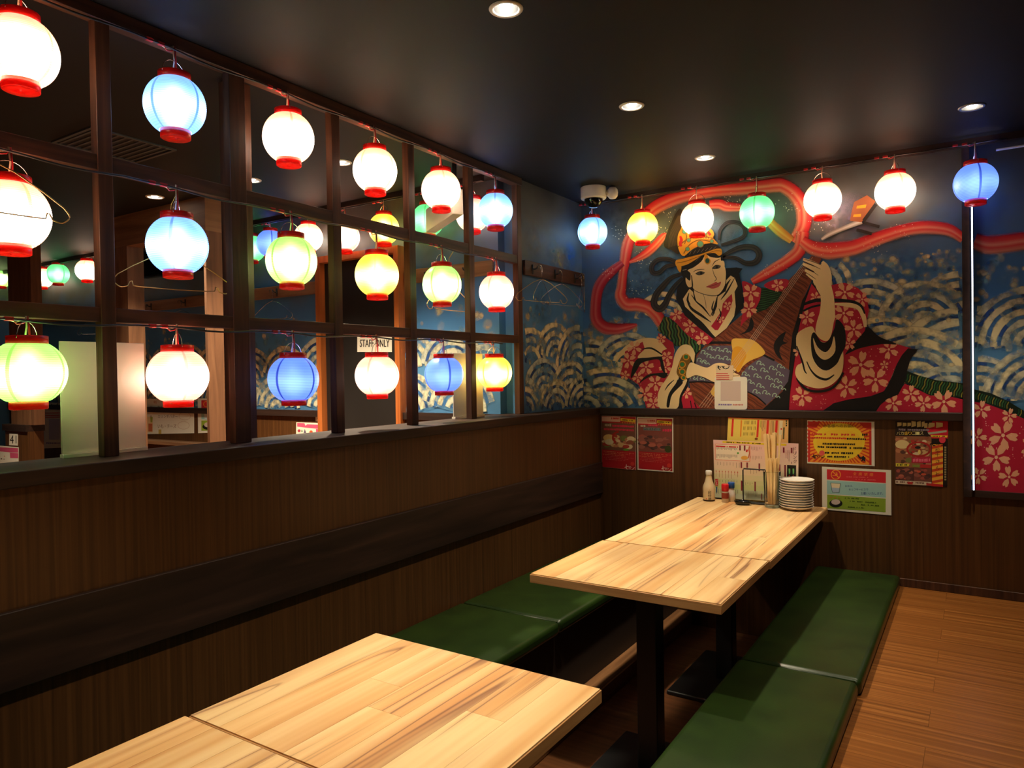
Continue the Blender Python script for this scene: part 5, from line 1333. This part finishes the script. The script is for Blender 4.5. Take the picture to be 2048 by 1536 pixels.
hanger((XM-.14, e.y+.205, e.z+.115), math.pi/2-.2, 'wire hanger behind the light blue middle-row lantern', G2, True, (XM-.019, e.y+.205, 1.888))
e = at(855, 612, 0, XM-.13)
hanger((XM-.13, e.y+.20, e.z+.125), math.pi/2, 'brassy wire hanger behind the lime lantern of the second bay', G2, True, (XM-.019, e.y+.20, 1.888))
hanger((-2.2, YN-.062, hz), 0.05, 'steel wire hanger on the coat rail left of the staff door', G2)
hanger((-3.35, YN-.062, hz), 0.3, 'steel wire hanger seen through the timber portal', G2)
hanger((-3.85, YN-.062, hz), -.3, 'steel wire hanger by the left portal pillar', G2)
hanger((-4.75, YN-.062, hz), .2, 'steel wire hanger behind the broad timber pillar', G2)

# ------------------------------------------------------------------ neighbouring room: sign box, vent, panels, notices
A = at(905, 428, 1, 3.0); Bq = at(852, 465, 2, A.z)
dv = Vector((Bq.x-A.x, Bq.y-A.y, 0)); an = math.atan2(dv.y, dv.x); ln = dv.length
t = thing('hanging_sign', 'blank cream sign box hung from the ceiling behind the lattice', 'sign', (A.x, A.y, A.z), an)
MB().rbox(0, ln, -.06, 0, 0, .135, .003, 1).build('sign_box', M['white'], t)
MB().tube([(.05, -.03, .135), (.05, -.03, CEIL-A.z)], .012, 10).build('hanger_rod', M['black'], t)
t = thing('ceiling_vent', 'dark louvred air vent in the ceiling of the neighbouring room', 'vent', (-1.41, 1.937, CEIL))
for a in ((-.185,.185,-.21,-.195),(-.185,.185,.195,.21),(-.185,-.17,-.195,.195),(.17,.185,-.195,.195)):
    B('frame_bar', M['ventmetal'], t, a[0], a[1], a[2], a[3], -.008, 0)
B('dark_backing', M['black'], t, -.17, .17, -.195, .195, -.0015, 0)  # flat black plate stands in for the shade behind the slats
for k in range(11):
    y = -.175+k*.035
    MB().box(-.17, .17, y-.006, y+.006, -.005, -.0015).build('slat', M['ventmetal'], t)
def acrylic(label, xp, c0, c1):
    p, q = at(*c0, 0, xp), at(*c1, 0, xp)
    t = thing('table_divider', label, 'divider', (xp, (p.y+q.y)/2, SILL1), group='white table dividers')
    hw = (q.y-p.y)/2
    MB().rbox(-.003, .003, -hw, hw, .012, p.z-SILL1, .001, 1).build('panel', M['acrylic'], t)
    MB().rbox(-.012, .012, -hw, hw, 0, .012, .001, 1).build('base_strip', M['acrylic'], t)
acrylic('broad white divider panel standing on the sill behind the lime bottom-row lantern', -.205, (118, 682), (287, 687))
acrylic('narrow white divider panel standing on the sill behind the deep blue lantern', -.205, (905, 706), (964, 706))

k12 = mk(580, 800, 19.2); k13 = mk(280, 780, 12.8); k3b = mk(0, 620, 4.8)
YS = YN-.0185
t, P = sheet('door_sign', 'white STAFF ONLY sign on the black door', 'sign', [(715,672),(784,674),(784,704),(715,704)], YN-.013, .002)
P.text('STAFF ONLY', 720, 679, 779, 694, BLK); P.text('STAFF ONLY', 720.6, 679, 779.6, 694, BLK)
P.build('print', M['ink'], t)
def numtag(label, corners, plane, s_, box_):
    t, P = sheet('number_tag', label, 'tag', corners, plane, .002, group='table number tags')
    P.text(s_, *box_, BLK); P.build('print', M['ink'], t)
numtag('small cream tag numbered 42 beside the staff door', k12([(985,540),(1285,550),(1290,830),(990,820)]), YS, '42', (634.5, 830.5, 645.5, 840.5))
numtag('small cream tag numbered 41 on the broad pillar base', k3b([(92,1186),(172,1190),(170,1302),(90,1298)]), 2.779, '41', (20.5, 870.5, 33.5, 887))
def pinkposter(label, corners, plane, kk, ox, oy, sx):
    t, P = sheet('drink_poster', label, 'poster', corners, plane, .0012, group='pink drink posters')
    f = lambda L: kk([(ox+(u-240)*sx, oy+(v-850)*sx) for u, v in L])
    PK = RGB(206,84,120)
    P.poly(f([(280,880),(560,890),(600,990),(670,930),(1280,960),(1280,1110),(1000,1100),(600,1060),(280,1020)]), PK, False); P.poly(f([(1000,1110),(1280,1130),(1285,1300),(1010,1290)]), PK, False)
    P.disc(f([(355,1180)])[0], 3*sx, RGB(170,50,70), 12); P.poly(f([(530,1265),(575,1110),(630,1265)]), RGB(96,80,110), False); P.disc(f([(815,1230)])[0], 3.4*sx, RGB(214,90,50), 14); P.poly(f([(425,1200),(460,1130),(505,1200),(470,1240)]), RGB(120,150,120), False)
    for i in range(6): P.poly(f([(330+i*90,1300+i % 2*20),(380+i*90,1300+i % 2*20),(380+i*90,1335),(330+i*90,1335)]), RGB(90,70,66), False)
    P.build('print', M['ink'], t)
pinkposter('pink and white drink poster beside the staff door', k12([(245,850),(1300,890),(1300,1480),(235,1440)]), YS, k12, 240, 850, 1)
pinkposter('pink and white drink poster on the broad pillar base', k3b([(-120,1290),(180,1318),(178,1540),(-120,1520)]), 2.779, k3b, -120, 1295, .285)
t, P = sheet('menu_board', 'white handwritten menu sheet seen through the timber portal', 'menu', k13([(150,240),(1385,450),(1385,1110),(130,1120)]), YS)
t.children[0].data.clear_geometry()
f4 = [at(u, v, 1, YS)-Vector(t.location) for u, v in k13([(150,225),(1382,235),(1388,1105),(130,1130)])]
t.children[0].data.from_pydata([(p.x, -.0012, p.z) for p in f4]+[(p.x, 0, p.z) for p in f4], [], [(0,1,2,3),(7,6,5,4),(0,4,5,1),(1,5,6,2),(2,6,7,3),(3,7,4,0)])
INKB = RGB(92,54,40)
txt(P, k13, '生', 255, 410, 320, 500, RGB(150,70,50)); txt(P, k13, 'だし巻', 450, 395, 690, 490, INKB); txt(P, k13, 'エリンギバター', 460, 630, 965, 715, INKB); txt(P, k13, 'いも・チーズ', 460, 870, 930, 975, RGB(130,84,50)); txt(P, k13, '串', 260, 650, 310, 700, INKB)
for (u, v) in ((1150,670),(1120,905)): P.ring(k13([(u, v)])[0], 11.5, .5, RGB(190,150,120), 22, 7.6)
P.ring(k13([(1055,530)])[0], 4.2, .7, RGB(90,60,50), 16)
txt(P, k13, '肴', 345, 275, 440, 345, RGB(190,130,90)); box(P, k13, 480, 1010, 550, 1125, RGB(200,170,80))
quad(P, k13, [(135,680),(330,690),(330,1085),(135,1085)], RGB(232,200,150)); quad(P, k13, [(220,860),(320,860),(320,1060),(220,1060)], RGB(200,110,70)); quad(P, k13, [(265,690),(330,690),(320,830),(275,830)], RGB(150,160,60))
P.build('print', M['ink'], t)
t, P = sheet('notice_sheet', 'small white banded notice beside the handwritten menu sheet', 'poster', k13([(1480,215),(2300,215),(2300,1080),(1490,1105)]), YS)
quad(P, k13, [(1575,262),(2200,262),(2200,460),(1575,465)], RGB(206,44,50)); quad(P, k13, [(1575,490),(2200,490),(2200,750),(1575,755)], RGB(160,204,200)); quad(P, k13, [(1575,780),(2200,780),(2200,1030),(1575,1045)], RGB(150,176,52))
P.ring(k13([(1700,362)])[0], 5.5, 1, RGB(244,160,50), 16); P.poly(k13([(1640,520),(1780,520),(1750,735),(1660,735)]), RGB(220,226,226), False); P.disc(k13([(1730,940)])[0], 10, RGB(30,26,24), 16, 6); P.disc(k13([(1735,890)])[0], 7, RGB(214,200,186), 16, 5)
P.build('print', M['ink'], t)
t, P = sheet('notice_sheet', 'narrow cream sheet with brush logo and red lines behind the pillar', 'poster', k3b([(420,888),(590,892),(590,1322),(425,1328)]), YS)
P.stroke(k3b([(425,915),(455,935)]), 1.6, INK); P.stroke(k3b([(465,905),(470,930),(500,905)]), 1.4, INK); P.stroke(k3b([(510,920),(535,925),(558,895)]), 1.4, INK)
for v in (985, 1008, 1025): quad(P, k3b, [(435,v),(575,v-3),(575,v+8),(435,v+10)], RGB(200,84,84))
quad(P, k3b, [(470,1045),(575,1045),(575,1245),(470,1245)], RGB(190,186,206)); dash(P, k3b, 445, 1270, 580, 1285, RGB(130,110,170), 1, 0, 2)
P.build('print', M['ink'], t)
o = MB().rbox(-4.2, -2.9, YN-.12, YN-.019, .64, .672, .003, 1).build('wall_ledge', M['board']); tag(o, 'pale wooden ledge on the wainscot below the handwritten menu sheet', 'ledge')
B('ledge_bracket', M['board'], o, -4.0, -3.97, YN-.1, YN-.019, .58, .64); B('ledge_bracket', M['board'], o, -3.1, -3.07, YN-.1, YN-.019, .58, .64)
q0, q1 = at(287, 480, 1, 3.3), at(420, 538, 1, 3.3)
t = thing('black_slab', 'black rounded slab for the dark area above the coat rail beyond the portal', 'screen', ((q0.x+q1.x)/2, 3.3, q1.z))  # slab stands in for an unidentified dark area above the rail
hw = (q1.x-q0.x)/2
MB().rbox(-hw, hw, -.03, .03, 0, .22, .012, 3).build('panel_body', M['blackgloss'], t)
MB().tube([(0, 0, .2), (0, 0, CEIL-q1.z)], .015, 8).build('bracket', M['black'], t)
